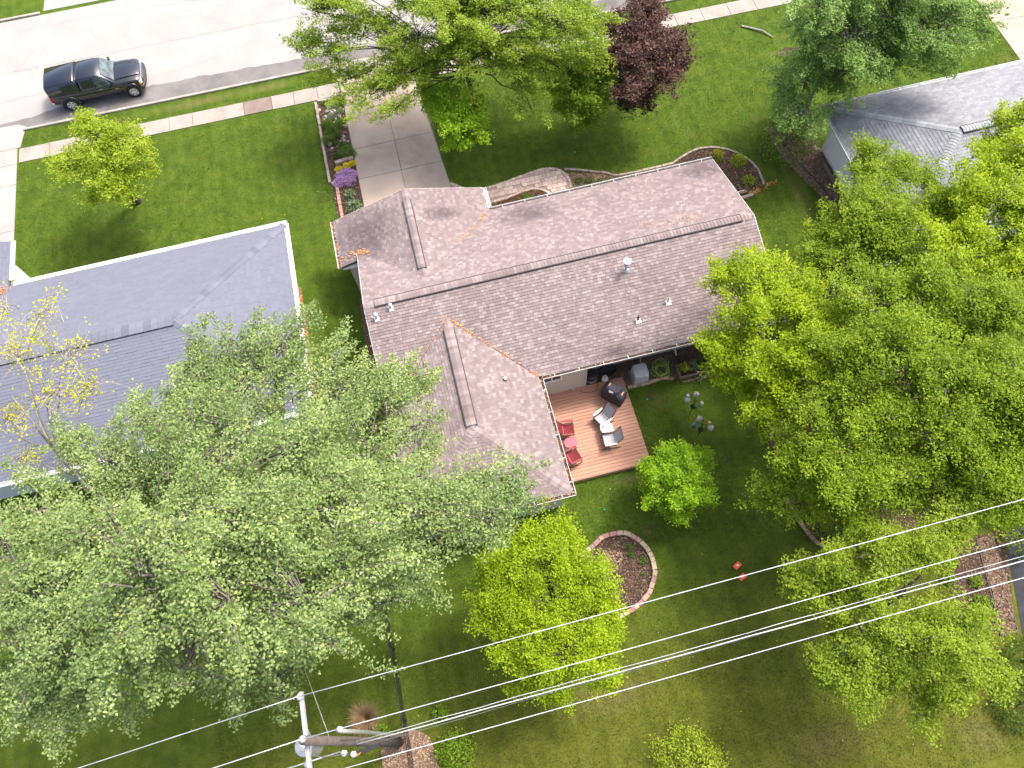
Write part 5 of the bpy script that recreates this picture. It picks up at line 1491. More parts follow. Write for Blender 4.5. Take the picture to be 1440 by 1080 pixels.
def make_tree(name, label, kind, base, lobes, cat='tree', group=None, dens=1.0):
    lm, ls, spm, lps, sl, bark, droop = KIND[kind]
    t = thing(name, label, cat, (base[0], base[1], 0), 0, group)
    bx, by = base
    L = [np.array([x - bx, y - by, z, r_]) for x, y, z, r_ in lobes]
    top = max(l[2] for l in L)
    cx = np.mean([l[0] for l in L]); cy = np.mean([l[1] for l in L]); span_ = max(np.hypot(l[0] - cx, l[1] - cy) for l in L) + 1
    minz = min(l[2] - l[3] for l in L)
    fork = max(.5, min(top * .34, minz + .4))
    wood = MB()
    tr = .045 * top ** .9 * (0.75 + .02 * len(L))
    tr = max(.06, min(tr, .42))
    if kind == 'cotton': tr *= .5
    if kind == 'birch': tr *= .32
    forkp = Vector((cx * .15, cy * .15, fork)); mid = Vector((cx * .4, cy * .4, (fork + top) / 2))
    wood.tube([(0, 0, -.15), (cx * .02, cy * .02, .15), (forkp.x, forkp.y, fork), tuple(mid), (cx * .6, cy * .6, top * .92)], [tr * 1.35, tr, tr * .8, tr * .5, tr * .12], 10)
    all_leaf = []; all_tone = []
    feather = kind in ('maple', 'maplegreen', 'cotton')
    tips = []
    for l in L:
        c = Vector(l[:3]); r_ = l[3]
        f = min(1, max(0, (l[2] - r_ - fork) / max(top - fork, .1))) * random.uniform(.4, .8)
        st = forkp.lerp(mid, f)
        m1 = st.lerp(c, .5) + Vector((random.uniform(-.3, .3), random.uniform(-.3, .3), .12 * (c - st).length)) * .6
        rr0 = tr * (.30 if len(L) > 8 else .42)
        wig = (c - st).length * .07
        path = smooth_path([tuple(st), tuple(st.lerp(m1, .5) + Vector((random.uniform(-wig, wig), random.uniform(-wig, wig), random.uniform(-wig, wig)))), tuple(m1), tuple(m1.lerp(c, .5) + Vector((random.uniform(-wig, wig), random.uniform(-wig, wig), random.uniform(-wig, wig)))), tuple(c), tuple(c + (c - m1).normalized() * r_ * .5)], 3)
        wood.tube(path, [rr0 * (1 - .88 * q / (len(path) - 1)) for q in range(len(path))], 6)
        # sprays
        ns_ = int(4 * math.pi * r_ * r_ * spm * .62 * dens)
        U = RNG.normal(0, 1, (ns_, 3)); U[:, 2] = U[:, 2] * .8 + .28; U /= np.linalg.norm(U, axis=1)[:, None]
        rad = RNG.uniform(.25, 1.0, ns_) ** .42 * r_ * (1 + .20 * RNG.normal(0, 1, ns_))
        sc = np.array([1, 1, .78])
        kc = max(4, int(7 * r_ * r_ + 3))             # foliage gathers round a few boughs, with gaps between
        CU = RNG.normal(0, 1, (kc, 3)); CU[:, 2] = CU[:, 2] * .7 + .35; CU /= np.linalg.norm(CU, axis=1)[:, None]
        CP = CU * (r_ * RNG.uniform(.62, 1.12, kc))[:, None]
        pick = RNG.integers(0, kc, ns_)
        own = CP[pick] + RNG.normal(0, .25 * min(sl, .9), (ns_, 3)) * np.array([1, 1, .6]) - CU[pick] * (RNG.uniform(0, .55, ns_) * r_)[:, None]
        loose = RNG.uniform(0, 1, ns_) < (.05 if feather else .55 if kind == 'globe' else .12)
        TIP = l[:3] + np.where(loose[:, None], U * rad[:, None], own) * sc
        U = np.where(loose[:, None], U, CU[pick])
        AX = U * .8 + RNG.normal(0, .42, (ns_, 3)); AX[:, 2] = AX[:, 2] * .6 + .10 - droop * .25; AX /= np.linalg.norm(AX, axis=1)[:, None]
        ln = sl * RNG.uniform(.55, 1.35, ns_)
        tone = np.clip(RNG.uniform(0, 1, kc)[pick] * .55 + RNG.uniform(0, 1, ns_) * .45, 0, 1)
        if feather:                                   # long fronds sweeping out from the trunk
            out = TIP - np.array([cx * .35, cy * .35, l[2] - 1.2]); out[:, 2] *= .35; out /= np.linalg.norm(out, axis=1)[:, None]
            bo = CP * sc + l[:3] - np.array([cx * .35, cy * .35, l[2] - 1.2]); bo[:, 2] *= .3; bo /= np.linalg.norm(bo, axis=1)[:, None]
            bo = bo + RNG.normal(0, .22, bo.shape) * np.array([1, 1, .5]); bo /= np.linalg.norm(bo, axis=1)[:, None]
            TIP = l[:3] + CP[pick] * sc + bo[pick] * RNG.uniform(-1.25, .35, ns_)[:, None] + RNG.normal(0, .17, (ns_, 3)) * np.array([1, 1, .7])
            AX = bo[pick] + RNG.normal(0, .30, (ns_, 3)); AX[:, 2] = AX[:, 2] * .5 + .02; AX /= np.linalg.norm(AX, axis=1)[:, None]
        for i in range(ns_):
            k = max(3, int(lps * RNG.uniform(.5, 1.4)))
            tt = RNG.uniform(0, 1, k) ** .75
            w = .05 + (.095 if feather else .17) * sl * np.sin(np.pi * np.clip(tt * .9 + .08, 0, 1))
            off = RNG.normal(0, 1, (k, 3)) * w[:, None]; off[:, 2] *= .55
            all_tone.append(np.full(k, tone[i]))
            all_leaf.append(TIP[i] - AX[i] * ln[i] * .6 + AX[i] * (tt * ln[i])[:, None] + off - np.array([0, 0, 1]) * (droop * .25 * tt ** 2 * ln[i])[:, None])
        nt = ns_ // (3 if kind != 'birch' else 1)
        for i in RNG.permutation(ns_)[:nt]:
            p0 = c.lerp(Vector(TIP[i]), random.uniform(.0, .4)); p1 = Vector(TIP[i] - AX[i] * ln[i] * .6); p2 = Vector(TIP[i] + AX[i] * ln[i] * .25)
            q = rr0 * .16 + .008 if kind != 'birch' else .016
            wood.tube([tuple(p0), tuple(p0.lerp(p1, .55) + Vector((0, 0, .05))), tuple(p1), tuple(p2)], [q, q * .8, q * .6, .005], 3, False)
    wood.build('trunk', bark, t, True)
    C = np.concatenate(all_leaf)
    TN = np.concatenate(all_tone)
    kp = C[:, 2] > .1; C = C[kp]; TN = TN[kp]
    o = np_mesh('crown', leaf_quads(C, ls, 1.1, droop), 4, lm, t, TN)
    return t, len(C)
TREES = {
 'silver_maple': ('maple', (-8.81, 5.94), [(-6.71,12.83,9,1.41),(-8.1,12.56,9,1.17),(-4.15,12.15,9,1.49),(-2.95,11.03,8.5,1.27),(-1.71,11.32,8,0.7),(-1.96,9.97,8,0.79),(-8.89,10.52,10,1.25),(-6.68,9.87,11,1.31),(-4.85,8.66,11.5,1.22),(-3.24,8.58,10,1.06),(-2.67,7.13,10,1.27),(-1.08,6.93,10,1.11),(0.04,6.58,9.5,0.97),(0.79,6.76,9,0.52),(-3.7,6.4,12,1.33),(-2.1,5.84,10,0.93),(-5.29,6.25,13,1.29),(-7.23,7.69,12,0.91),(-12.94,12.11,8,0.92),(-11.29,10.82,9,0.87),(-13.44,9.76,9,1.4),(-10.33,7.25,12,1.29),(-11.74,6.61,12,1.34),(-7.76,5.38,14,1.25),(-6.17,4.5,14,1.17),(-4.84,4.34,13,1.11),(-3.59,5.11,11,1.02),(-3.31,4.56,9,0.83),(-2.8,4.91,8,0.46),(-4.99,3.6,10,1.03),(-6.5,3.69,11,1.05),(-7.93,3.78,12,1.1),(-9.23,4.63,13,1.23),(-11.36,4.79,12,1.29),(-11.99,3.73,10,0.83),(-13.18,4.2,10,0.84),(-6.99,3.15,8,0.63),(-7.98,3.52,9,0.76),(-10.35,3.85,10,0.73),(-13.61,6.16,11,1.09),(-14.59,8.51,10,1.19),(-14.19,4.62,10,0.92),(-8.59,13.87,9,0.83),(-9.82,12.26,9,0.89),(-10.97,10.73,9,0.78),(-7.17,14.16,9,0.79),(-5.48,13.56,9,1.06),(-4.53,9.83,10,0.96)]),
 'young_birch': ('birch', (-15.6, 12.9), [(-13.34,16.81,9,1),(-14.13,15.36,9,1.16),(-12.95,15.57,8,1.12),(-15.21,18.22,8,0.75),(-13.66,14.25,8,1.09),(-12.89,14.78,7,0.89),(-15.58,14.25,7,0.98),(-15.56,13.28,6,0.9)]),
 'street_cottonwood': ('cotton', (3.72, 30.43), [(-2.88,31.6,6.6,1.18),(-3.81,31.45,5.2,0.93),(-3.09,30.53,5.2,0.78),(-2.53,29.79,3.9,1.09),(-1.34,28.64,3.9,1.15),(-0.76,27.12,3.9,0.63),(-1,31.08,5.2,1.43),(0.3,29.31,3.9,1.45),(1.56,30.29,5.2,1.95),(3.59,29.6,6.6,1.98),(3.33,28.35,5.2,1.6),(5.55,28.31,6.6,2.02),(6.01,27.09,5.2,1.45),(7.82,27.16,6.6,1.83),(8.83,27.15,5.2,1.11),(5.71,25.43,3.9,0.56),(7.63,27.59,3.9,1.43),(2.46,32.11,6.6,2.1),(5.68,31.59,6.6,2.45),(8.64,30.17,6.6,1.9),(-1.12,32.5,6.6,1.58)]),
 'ornamental_pear': ('lime', (3.1, 28.9), [(2.45,27.64,3.2,1.28),(2.68,26.35,3.2,1.19),(1.82,28.41,3,0.88),(2.25,26.24,2.6,0.67),(1.5,29.4,2.6,0.69),(3.12,27.58,3.2,0.81),(2.42,26.63,1.8,0.69),(3.28,27.41,2.4,0.75)]),
 'round_maple': ('mid', (8.8, 28.3), [(8.99,27.46,3.3,1.35),(8.1,26.14,3.3,1.19),(7.46,27.59,3.3,1.28),(9.87,28.05,3.3,0.88),(7.52,25.89,3,0.67),(8.95,26.06,3,0.74),(8.47,26.42,2,0.76),(7.61,26.84,2.4,0.82)]),
 'purple_plum_tree': ('purple', (11.9, 28.8), [(11.73,28.26,4.7,1.52),(10.68,27.63,4.7,1.31),(11.95,26.31,4.7,1.36),(10.79,25.75,4.5,1.42),(12.79,26.99,4.7,0.85),(10.6,26.05,3.2,0.87),(12.19,25.74,4,0.91),(10.36,28.59,4.7,0.73),(12.16,29.6,4.7,1.01),(12.91,26.35,4,0.59),(10.86,26.44,2.4,0.89),(11.66,26.49,2.4,0.82)]),
 'yard_maple': ('maplegreen', (21.3, 28.2), [(17.79,24.04,3.6,1.37),(16.74,22.26,3.6,0.96),(17.16,21.83,3.6,0.89),(19.66,23.75,3.6,1.24),(19.85,22.49,5,0.93),(17.28,23.86,6.2,1.28),(19.26,23.26,6.2,1.69),(21.39,23.71,6.2,1.71),(22.8,22.62,6.2,1.63),(24.16,23.09,6.2,1.34),(24.7,22.26,6.2,0.6),(23,22.55,5,0.93),(17.33,23.81,8,1.04),(21.04,23.31,5,1.07),(19.35,24.93,8,1.76),(22.05,24.08,8,1.75)]),
 'bright_maple': ('bright', (12.2, 9.9), [(10.12,13.65,5.92,0.95),(11.17,13.41,6.66,0.82),(10.42,12.01,6.66,1.44),(11.9,12.27,6.66,1.29),(11.98,10.99,6.66,1.21),(9.4,11.12,5.55,1.09),(9.15,10.38,4.81,0.77),(10.33,9.95,5.92,1.38),(11.51,9.53,6.66,1.18),(9.95,9.28,4.81,0.81),(10.55,8.67,5.18,1.06)]),
 'honey_locust': ('green', (15.2, 13.4), [(17.35,17.48,5.92,0.9),(16.66,15.68,5.92,1.28),(17.89,16.58,5.92,1.12),(19.73,16.32,5.18,0.78),(16.01,14.25,6.66,1.56),(15.02,14.8,5.18,1.11),(13.99,13.72,5.18,0.92),(16.27,13.03,6.66,1.42),(18.11,14.57,5.92,1.15),(14.9,13.13,5.92,1.29)]),
 'corner_maple': ('bright', (18.3, 11.6), [(21.41,15.46,6.66,1.2),(23,17.19,6.66,1),(19.46,13.68,7.4,1.47),(20.31,12.62,7.4,1.5),(18.8,13.79,6.66,1.28),(17.69,11.79,7.4,1.42),(19.21,10.91,7.4,1.3),(22.3,16.79,5.92,0.78),(22.32,14.88,7.4,1.39),(19.8,9.85,7.4,1.28)]),
 'tall_maple': ('green', (14.2, 7.2), [(14.06,10.71,7.4,1.49),(15.77,10.53,7.4,1.44),(12.59,9.13,7.4,1.4),(13.7,8.44,8.14,1.4),(16.58,9.58,7.4,1.42),(17.63,8.99,8.14,1.37),(14.68,7.26,8.14,1.37),(16.1,7.01,8.14,1.37),(12.3,7.09,7.4,1.35),(11.35,7.67,6.66,1.2),(13.53,6.39,7.4,1.29),(14.74,5.94,7.4,1.19),(17.04,6.22,7.4,1.2)]),
 'spreading_maple': ('green', (13.4, 5.2), [(10.02,6.62,5.92,1.1),(9.17,5.92,4.81,0.67),(9.61,5.69,5.18,0.66),(10.94,5.86,6.66,1.35),(12.29,5.38,6.66,1.25),(14.42,5.34,5.92,1.14),(10.75,5.13,4.81,0.87),(11.69,4.4,5.18,1.1),(13.34,4.47,5.18,1.1),(15.49,4.79,6.66,1.3),(15.61,3.44,6.66,1.03),(14.9,4.09,5.92,0.97),(16.84,5.06,6.66,1.21)]),
 'garden_maple': ('olive', (11.1, 0.7), [(9.34,2.52,5,0.95),(8.9,2.84,4.5,0.46),(10.32,2.41,5.5,1.13),(11.45,2.47,6,1.12),(12.85,2.69,6,0.88),(13.94,3.23,6,0.74),(9.78,1.46,4.5,0.65),(9.57,0.18,5.5,1.28),(11.1,0.27,6,1.36),(12.4,0.16,6,1.12),(13.13,-0.7,5.5,0.8),(11.88,-1.18,5,0.9),(11.22,-1.82,4.5,0.52),(9.05,-0.24,4.5,0.59),(9.97,-0.79,4.5,0.63)]),
 'lime_maple': ('limey', (0.84, 3.95), [(1.36,6.22,5,1.02),(0.26,5.77,5,1.12),(-0.87,4.71,4.5,0.91),(0.95,5.12,5.5,1.04),(2.22,4.91,5,0.95),(2.48,3.63,4.5,0.74),(0.18,3.55,5,1.03),(1.12,2.65,5,1.12),(-0.56,3.01,4.5,0.93),(1.99,2.38,4.5,0.83),(0.7,1.96,4,0.88),(-0.5,1.96,3.5,0.58),(-0.65,5.84,4,0.77),(1.96,1.69,3.5,0.58),(-0.44,4.4,5,0.94),(2.5,4.35,4.8,0.84),(2.45,3.26,4.4,0.68),(1.57,3.89,5,0.88)]),
 'globe_maple': ('globe', (6.75, 7.75), [(6.83,8.12,2.5,1.03),(6.2,7.81,2.2,0.85),(7.19,7.41,2.2,0.85),(6.57,7.08,1.9,0.79),(6.63,7.57,2.6,1.08),(6.12,8.34,2,0.49),(7.8,8.31,2.1,0.56)]),
 'lawn_tree': ('yellowish', (-14.1, 29.1), [(-13.39,28.45,5,1.2),(-14.61,28,4.5,1.08),(-12.39,27.78,4.5,1.27),(-13.46,27.01,4.3,1.14),(-13.15,26.48,4,0.95),(-11.86,27.02,4,0.64),(-15.7,28.55,4,0.58),(-13.85,29.66,5,0.71),(-12.77,26.25,3.5,0.38),(-14.58,26.64,3.4,0.51),(-12.62,29.26,4.6,0.77)]),
}
TLAB = {
 'silver_maple': 'huge silvery green maple spreading between the blue grey roof and the utility pole',
 'young_birch': 'nearly bare pale twigged tree with few yellow leaves over the blue grey roof',
 'street_cottonwood': 'tall airy light green tree spreading over the driveway mouth and street',
 'ornamental_pear': 'small bright green tree beside the driveway under the taller airy tree',
 'round_maple': 'compact mid green tree next to the purple leaved tree',
 'purple_plum_tree': 'dark purple leaved tree on the front lawn',
 'yard_maple': 'broad dark green maple with glossy leaves by the grey roofed house gutter',
 'bright_maple': 'bright yellow green maple overhanging the gable end of the ranch house',
 'honey_locust': 'green tree covering the hip end of the light grey roof',
 'corner_maple': 'yellow green maple over the ridge of the light grey roof',
 'tall_maple': 'tall olive green maple in the middle of the wooded side yard',
 'spreading_maple': 'green maple above the curved brick edge of the shaded bed',
 'garden_maple': 'spreading light olive tree under the power lines by the corner bed',
 'lime_maple': 'lime green tree with open centre beside the oval stone ringed bed',
 'globe_maple': 'small dense round green tree at the corner of the deck',
 'lawn_tree': 'small yellowish green tree on the lawn near the parked truck',
}
NAMES = dict(street_cottonwood='cottonwood_tree', ornamental_pear='pear_tree', round_maple='maple_tree', yard_maple='maple_tree', bright_maple='maple_tree', corner_maple='maple_tree',
             tall_maple='maple_tree', spreading_maple='maple_tree', garden_maple='maple_tree', lime_maple='maple_tree', globe_maple='globe_maple_tree', lawn_tree='birch_tree', silver_maple='silver_maple_tree',
             young_birch='sparse_birch_tree', honey_locust='locust_tree', purple_plum_tree='plum_tree')
total = 0
for n_, (kind, base, lobes) in TREES.items():
    t, k = make_tree(NAMES[n_], TLAB[n_], kind, base, lobes)
    total += k
print('leaves', total)

def shrub(x, y, r_, h, lm, label, name='shrub', ls=.06, dens=1.0, z0=0.0, cat='shrub', group=None, flower=None, flat=False):
    t = thing(name, label, cat, (x, y, z0), random.uniform(0, 6), group)
    n = int(900 * dens * r_ * r_ * (.06 / ls) ** 2 * 4) + 60
    U = RNG.normal(0, 1, (n, 3)); U[:, 2] = np.abs(U[:, 2]); U /= np.linalg.norm(U, axis=1)[:, None]
    lump = 1 + .16 * np.sin(U[:, 0] * 5 + x * 3) * np.cos(U[:, 1] * 6 + y) + .10 * RNG.normal(0, 1, n)
    rad = RNG.uniform(.35, 1, n) ** .35 * lump
    C = U * rad[:, None] * np.array([r_, r_, h]); C[:, 2] = np.maximum(C[:, 2], .02)
    np_mesh('foliage', leaf_quads(C, ls, .5), 4, lm, t)
    if flower:
        m_ = U[:, 2] > .25
        Cf = (U * (lump * 1.04)[:, None] * np.array([r_, r_, h]))[m_]
        np_mesh('flowers', leaf_quads(Cf, ls * 1.0, 1.6, 0, .9), 4, flower, t)
    st = MB()
    for i in range(7):
        a = random.uniform(0, 6.28); st.tube([(0, 0, -.03), (.35 * r_ * math.cos(a), .35 * r_ * math.sin(a), h * .45), (.7 * r_ * math.cos(a), .7 * r_ * math.sin(a), h * .75)], [.014, .010, .005], 4)
    st.build('stem', 'bark_dark', t)
    return t
# rock-garden plants beside the driveway
RG = [(-4.05, 31.35, .28, .35, 'leaf_shrub', 'low green mound at the street end of the rock garden'), (-3.72, 31.05, .30, .38, 'leaf_shrub', 'larger green mound near the street end of the rock garden'),
      (-3.35, 31.25, .24, .3, 'leaf_shrub', 'small green mound against the driveway in the rock garden'), (-4.05, 30.75, .22, .28, 'leaf_shrub', 'small green mound on the lawn edge of the rock garden'),
      (-4.12, 30.25, .30, .34, 'leaf_shrub', 'round green mound in the middle of the rock garden'), (-3.62, 30.42, .24, .28, 'leaf_dark', 'small dark green mound among pale rocks'),
      (-3.72, 29.95, .15, .2, 'leaf_dark', 'tiny dark green mound among pale rocks'), (-3.42, 29.65, .26, .3, 'leaf_dark', 'dark green mound beside the driveway joint'),
      (-3.85, 29.05, .22, .26, 'leaf_dark', 'dark round mound left of the biggest rock garden shrub'), (-3.3, 29.15, .40, .42, 'leaf_shrub', 'biggest green shrub of the rock garden just above the stone blocks'),
      (-3.75, 31.85, .22, .2, 'leaf_grey', 'grey green tuft among white rocks'), (-3.25, 32.05, .2, .24, 'leaf_grey', 'grey green ball plant close to the driveway'),
      (-3.55, 32.6, .26, .22, 'leaf_grey', 'pale tuft at the sidewalk end of the rock garden'), (-3.1, 32.7, .3, .4, 'leaf_mid', 'yellow green shrub at the corner of sidewalk and driveway'), (-4.0, 32.9, .15, .15, 'leaf_shrub', 'tiny green tuft by the sidewalk edging')]
for (x, y, r_, h, lm, lb) in RG:
    shrub(x, y, r_ * 1.2, h, lm, lb, ls=.045, dens=1.5)
shrub(-3.45, 28.36, .20, .16, 'leaf_shrub', 'yellow flowers in a short row below the stone blocks', 'flower_clump', .045, 1.6, flower='flower_yellow', cat='flowers', group=None)
shrub(-3.85, 28.22, .20, .16, 'leaf_shrub', 'yellow flowers at the lawn end of the flower row', 'flower_clump', .045, 1.6, flower='flower_yellow', cat='flowers')
shrub(-3.12, 28.44, .18, .16, 'leaf_shrub', 'yellow flowers touching the driveway edge', 'flower_clump', .045, 1.6, flower='flower_yellow', cat='flowers')
shrub(-3.55, 27.6, .52, .30, 'leaf_shrub', 'mound of purple flowers beside the driveway', 'flower_clump', .045, 1.5, flower='flower_purple', cat='flowers')
shrub(-3.98, 27.4, .28, .2, 'leaf_shrub', 'small purple flower patch spilling onto the lawn', 'flower_clump', .045, 1.5, flower='flower_purple', cat='flowers')
shrub(-3.55, 26.45, .32, .4, 'leaf_grey', 'grey green leafy perennial below the purple flowers', 'perennial', .09, 1.3, cat='plant')
shrub(-3.45, 25.65, .42, .45, 'leaf_grey', 'larger grey green perennial near the garage roof corner', 'perennial', .09, 1.3, cat='plant')
# corner bed shrubs
shrub(14.55, 23.75, .34, .5, 'leaf_bright', 'yellow green shrub half behind the roof corner', ls=.06); shrub(15.42, 23.15, .42, .5, 'leaf_bright', 'largest yellow green shrub in the rounded corner bed', ls=.06)
shrub(15.5, 21.88, .32, .42, 'leaf_bright', 'yellow green shrub closest to the timber edge', ls=.06); shrub(14.2, 22.35, .36, .6, 'leaf_dark', 'clipped dark green shrub tucked against the gable', ls=.045, dens=1.6)
shrub(4.85, 23.75, .42, .25, 'leaf_shrub', 'low green plant in the bed inside the curved walk', ls=.05); shrub(4.4, 23.6, .3, .2, 'leaf_shrub', 'smaller green plant in the bed inside the curved walk', ls=.05)
for i, (x, y) in enumerate(((7.6, 24.2), (8.1, 24.0), (7.4, 23.7), (8.6, 23.9), (8.2, 23.6), (9.0, 23.7))):
    shrub(x, y, random.uniform(.15, .28), .2, 'leaf_shrub', 'small green perennial in the pale mulch beside the walk', 'perennial', .05, cat='plant', group='perennials in the pale mulch bed')
# oval bed and raised bed plants
shrub(4.62, 6.2, .16, .2, 'leaf_shrub', 'green plant near the top blocks of the oval bed', 'perennial', .06, cat='plant'); shrub(4.6, 5.9, .15, .18, 'leaf_shrub', 'green plant just inside the oval bed', 'perennial', .06, cat='plant')
shrub(5.0, 5.55, .19, .22, 'leaf_shrub', 'largest green plant inside the oval bed', 'perennial', .06, cat='plant'); shrub(4.82, 5.1, .08, .12, 'leaf_shrub', 'tiny green plant inside the oval bed', 'perennial', .05, cat='plant')
shrub(9.22, 13.05, .22, .3, 'leaf_birch', 'yellow leafy plant in the raised bed', 'perennial', .13, .9, .19, 'plant'); shrub(9.62, 13.0, .24, .3, 'leaf_grey', 'pale green leafy plant in the middle of the raised bed', 'perennial', .12, .9, .19, 'plant')
shrub(10.1, 13.05, .28, .35, 'leaf_shrub', 'green leafy plant at the far end of the raised bed', 'perennial', .12, .9, .19, 'plant'); shrub(8.98, 12.95, .08, .1, 'leaf_shrub', 'tiny seedling at the near end of the raised bed', 'perennial', .05, 1, .19, 'plant')
shrub(9.75, 12.48, .2, .2, 'leaf_grey', 'pale leafy plant growing outside the raised bed planks', 'perennial', .1, 1, 0, 'plant')
# bushes
shrub(-3.55, .65, .72, .85, 'leaf_mid', 'round green bush beside the pale chip bed', 'bush', .085, 1.2, cat='bush')
shrub(-3.85, 2.05, .32, .35, 'leaf_mid', 'small green bush north of the round one by the fence', 'bush', .085, 1.0, cat='bush')
shrub(-6.1, 1.95, .3, .35, 'leaf_mid', 'small green weed clump behind the utility pole', 'bush', .09, .8, cat='bush')
shrub(4.3, -1.75, 1.35, 1.5, 'leaf_yellowish', 'yellow green bush alone on the south lawn', 'bush', .08, .9, cat='bush')
shrub(18.0, 23.5, 1.35, 2.5, 'leaf_shrub', 'dense dark green bush at the white wall corner', 'bush', .11, .9, cat='bush')
shrub(18.6, 24.4, .8, 1.5, 'leaf_dark', 'dark bush behind the one at the white wall corner', 'bush', .11, .8, cat='bush')
shrub(14.3, -.1 - .9, .5, .6, 'leaf_dark', 'low dark bush at the south edge of the corner', 'bush', .09, .8, cat='bush') if False else None
for i, (x, y, r_, h) in enumerate(((17.2, -1.3, .9, 1.4), (16.2, -2.6, .9, 1.2), (19.3, 2.9, .9, 1.5), (18.9, 4.4, 1.0, 1.7))):
    shrub(x, y, r_, h, 'leaf_dark' if i < 2 else 'leaf_green', ('dark leafy bush south of the chip path', 'dark leafy bush farther south of the chip path', 'green bush beside the dark paving', 'green bush at the end of the chip path')[i], 'bush', .10, .8, cat='bush')
for i, (x, y, r_, h) in enumerate(((16.4, 2.7, .3, .3), (16.9, 1.75, .28, .3), (16.75, .95, .35, .35), (15.95, 2.1, .3, .3))):
    shrub(x, y, r_, h, 'leaf_mid', 'small green plant in the dark mulch by the chip path', 'perennial', .08, cat='plant', group='plants in the dark corner bed')
for i, (x, y, r_, h) in enumerate(((12.3, 5.2, .8, .9), (13.0, 4.4, .7, .8), (12.1, 6.4, .5, .6), (13.9, 4.5, .7, .8))):
    shrub(x, y, r_, h, 'leaf_shrub', ('biggest leafy shrub just inside the curved brick edge', 'leafy shrub by the tightest bend of the brick edge', 'smallest leafy shrub where the brick edge runs straight', 'leafy shrub at the end of the brick edge under the wires')[i], 'bush', .08, .9, cat='bush', group='shrubs in the shaded brick edged bed')
for i, (x, y, r_, h) in enumerate(((-13.5, 11.6, 1.2, 1.6), (-11.7, 11.4, 1.1, 1.3), (-10.2, 11.2, 1.1, 1.5), (-12.3, 9.9, 1.1, 1.1), (-15.4, 10.8, 1.2, 1.5), (-8.6, 11.8, .9, 1.2), (-16.3, 12.4, .9, 1.3))):
    shrub(x, y, r_, h, 'leaf_brownish', 'brownish green undergrowth bush below the big silvery maple', 'bush', .09, .7, cat='bush', group='undergrowth behind the blue grey house')
shrub(-5.5, 10.6, .8, 1.4, 'leaf_brownish', 'reddish green bush between the fence and the rear wing', 'bush', .09, .6, cat='bush')

def tuft(x, y, r_, h, n, label):
    t = thing('dry_grass_clump', label, 'grass clump', (x, y, 0))
    A = RNG.uniform(0, 2 * np.pi, n); rr_ = RNG.uniform(.2, 1, n) * r_; hh = h * RNG.uniform(.5, 1, n)
    B0 = np.stack([np.cos(A) * r_ * .15 * RNG.uniform(0, 1, n), np.sin(A) * r_ * .15 * RNG.uniform(0, 1, n), np.zeros(n)], 1)
    TP = np.stack([np.cos(A) * rr_, np.sin(A) * rr_, hh], 1)
    W = np.stack([-np.sin(A), np.cos(A), np.zeros(n)], 1) * .012
    stuff(np_mesh('blades', np.stack([B0 - W, B0 + W, TP], 1), 3, 'straw', t))
tuft(-6.55, 2.55, .75, .7, 900, 'straw coloured dry grass clump beside the utility pole')
# a few bare limbs and fallen sticks on the lawn
for (p, lb) in (([(18.9, 31.9, .05), (19.8, 31.2, .1), (20.2, 30.6, .06)], 'bare fallen limb on the lawn near the sidewalk'),):
    tag(MB().tube(p, [.05, .04, .025], 6).build('fallen_limb', 'bark_pale'), lb, 'branch')
dirt = struct(sheet([(x, y) for x, y, *_ in [(20.6 + .8 * math.cos(a) * random.uniform(.6, 1.1), 29.4 + .45 * math.sin(a) * random.uniform(.6, 1.1)) for a in np.linspace(0, 5.9, 12)]], .009, 'bare_soil', 'soil'))

# ---------------------------------------------------------------- grass blades over every lawn in view
def blades(name, n, region, excl, mat, label, size=(.05, .10)):
    X = RNG.uniform(region[0], region[1], n); Y = RNG.uniform(region[2], region[3], n)
    m = np.ones(n, bool)
    for p in excl: m &= ~in_poly(X, Y, p)
    X, Y = X[m], Y[m]; n = len(X)
    A = RNG.uniform(0, 2 * np.pi, n); L = RNG.uniform(*size, n)
    T = np.stack([np.cos(A), np.sin(A)], 1) * (L * RNG.uniform(.3, .9, n))[:, None]
    W = np.stack([-np.sin(A), np.cos(A)], 1) * RNG.uniform(.008, .016, n)[:, None]
    B = np.stack([X, Y], 1)
    z0 = np.zeros((n, 1)); zt = (L * RNG.uniform(.35, .8, n))[:, None]
    V = np.stack([np.hstack([B - W, z0]), np.hstack([B + W, z0]), np.hstack([B + T, zt])], 1)
    o = np_mesh(name, V, 3, mat); stuff(o); o['label'] = label; o['category'] = 'grass'
    return o
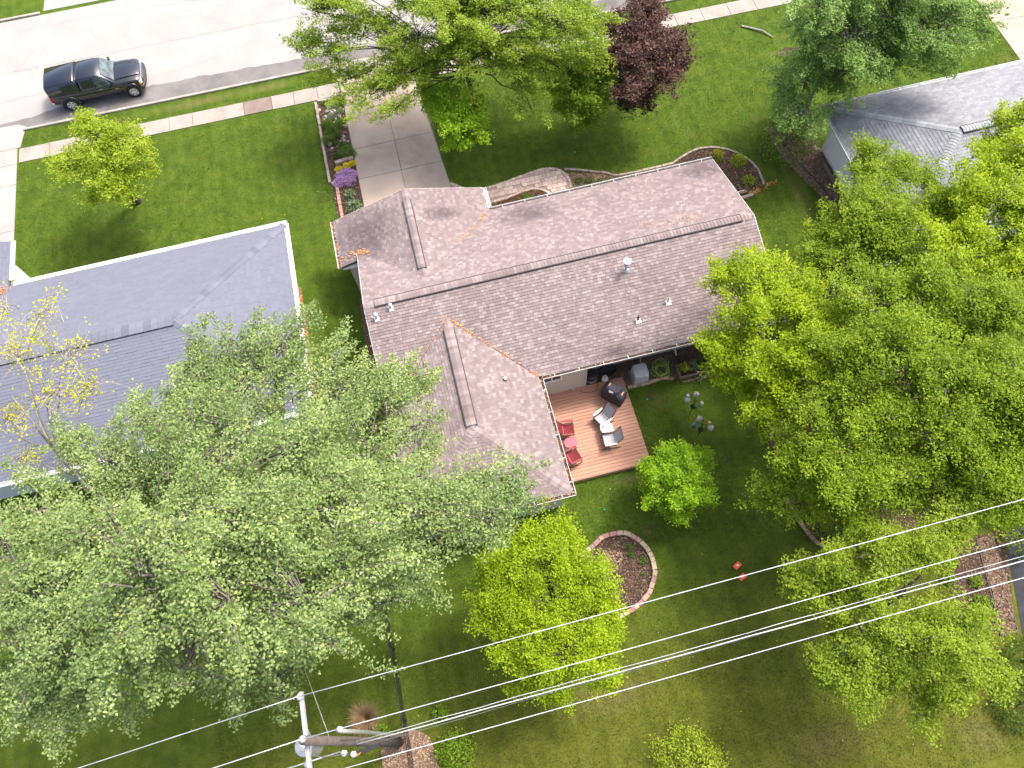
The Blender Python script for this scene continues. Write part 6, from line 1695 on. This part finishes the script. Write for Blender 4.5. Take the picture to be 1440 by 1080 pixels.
hs_foot = [[(-3.1, 8.4), (2.6, 8.4), (2.6, 13.2), (5, 13.2), (5, 14), (12.9, 14), (12.9, 21.5), (2.5, 21.5), (2.5, 23), (-4, 23), (-4, 20.5), (-3.1, 20.5)],
           [(2.5, 9.28), (6.52, 9.28), (6.52, 13.35), (2.5, 13.35)],
           [(-30, 14.5), (-6.7, 14.5), (-6.7, 23.2), (-30, 23.2)], [(19.55, 15.6), (40, 15.6), (40, 22.8), (19.55, 22.8)]]
pave = [ROAD, [(-26, 25.5), (-20.25, 25.5), (-20.25, 36.2), (-26, 36.2)], [(-3.02, 22), (1.44, 22), (1.44, 28), (.75, 34), (3.3, 35.6), (-3.5, 35.8), (-3.02, 34)], [(31.6, 23), (38, 23), (38, 36), (31.6, 36)],
        [(-30, swy(-30)), (40, swy(40)), (40, swy(40) + .95), (-30, swy(-30) + .95)], [(-20.1, 35.62), (-3.4, 35.4), (-3.4, 35.9), (-20.1, 35.9)], [(3.3, 35.25), (40, 34.1), (40, 35), (3.3, 35.9)]]
EX = hs_foot + pave + BEDS + [[(-14, 34.75), (-5.2, 34.7), (-5.2, 35.2), (-14, 35.3)]]
blades('lawn_grass', 230000, (-21, 33, 15.5, 36), EX, 'grass_blade', 'short fresh green lawn grass on the street side')
blades('lawn_grass', 120000, (-15, 19, 6.0, 15.5), EX, 'grass_blade', 'dark green lawn grass of the back yard')
blades('lawn_grass', 90000, (-12, 16, -4, 6.5), EX, 'grass_dry', 'yellowish lawn grass at the south end under the wires')
# pale bits and fallen petals scattered over lawn
def specks(n, region, mat, excl):
    X = RNG.uniform(region[0], region[1], n); Y = RNG.uniform(region[2], region[3], n); m = np.ones(n, bool)
    for p in excl: m &= ~in_poly(X, Y, p)
    C = np.stack([X[m], Y[m], np.full(m.sum(), .07)], 1)
    o = np_mesh('fallen_leaves', leaf_quads(C, .055, 3), 4, mat); stuff(o); o['label'] = 'tiny pale fallen leaves and petals dotted over the lawns'; o['category'] = 'leaves'
specks(420, (-20, 20, -3, 34), 'chip_tan', EX); specks(160, (-20, 20, -3, 34), 'flower_yellow', EX)
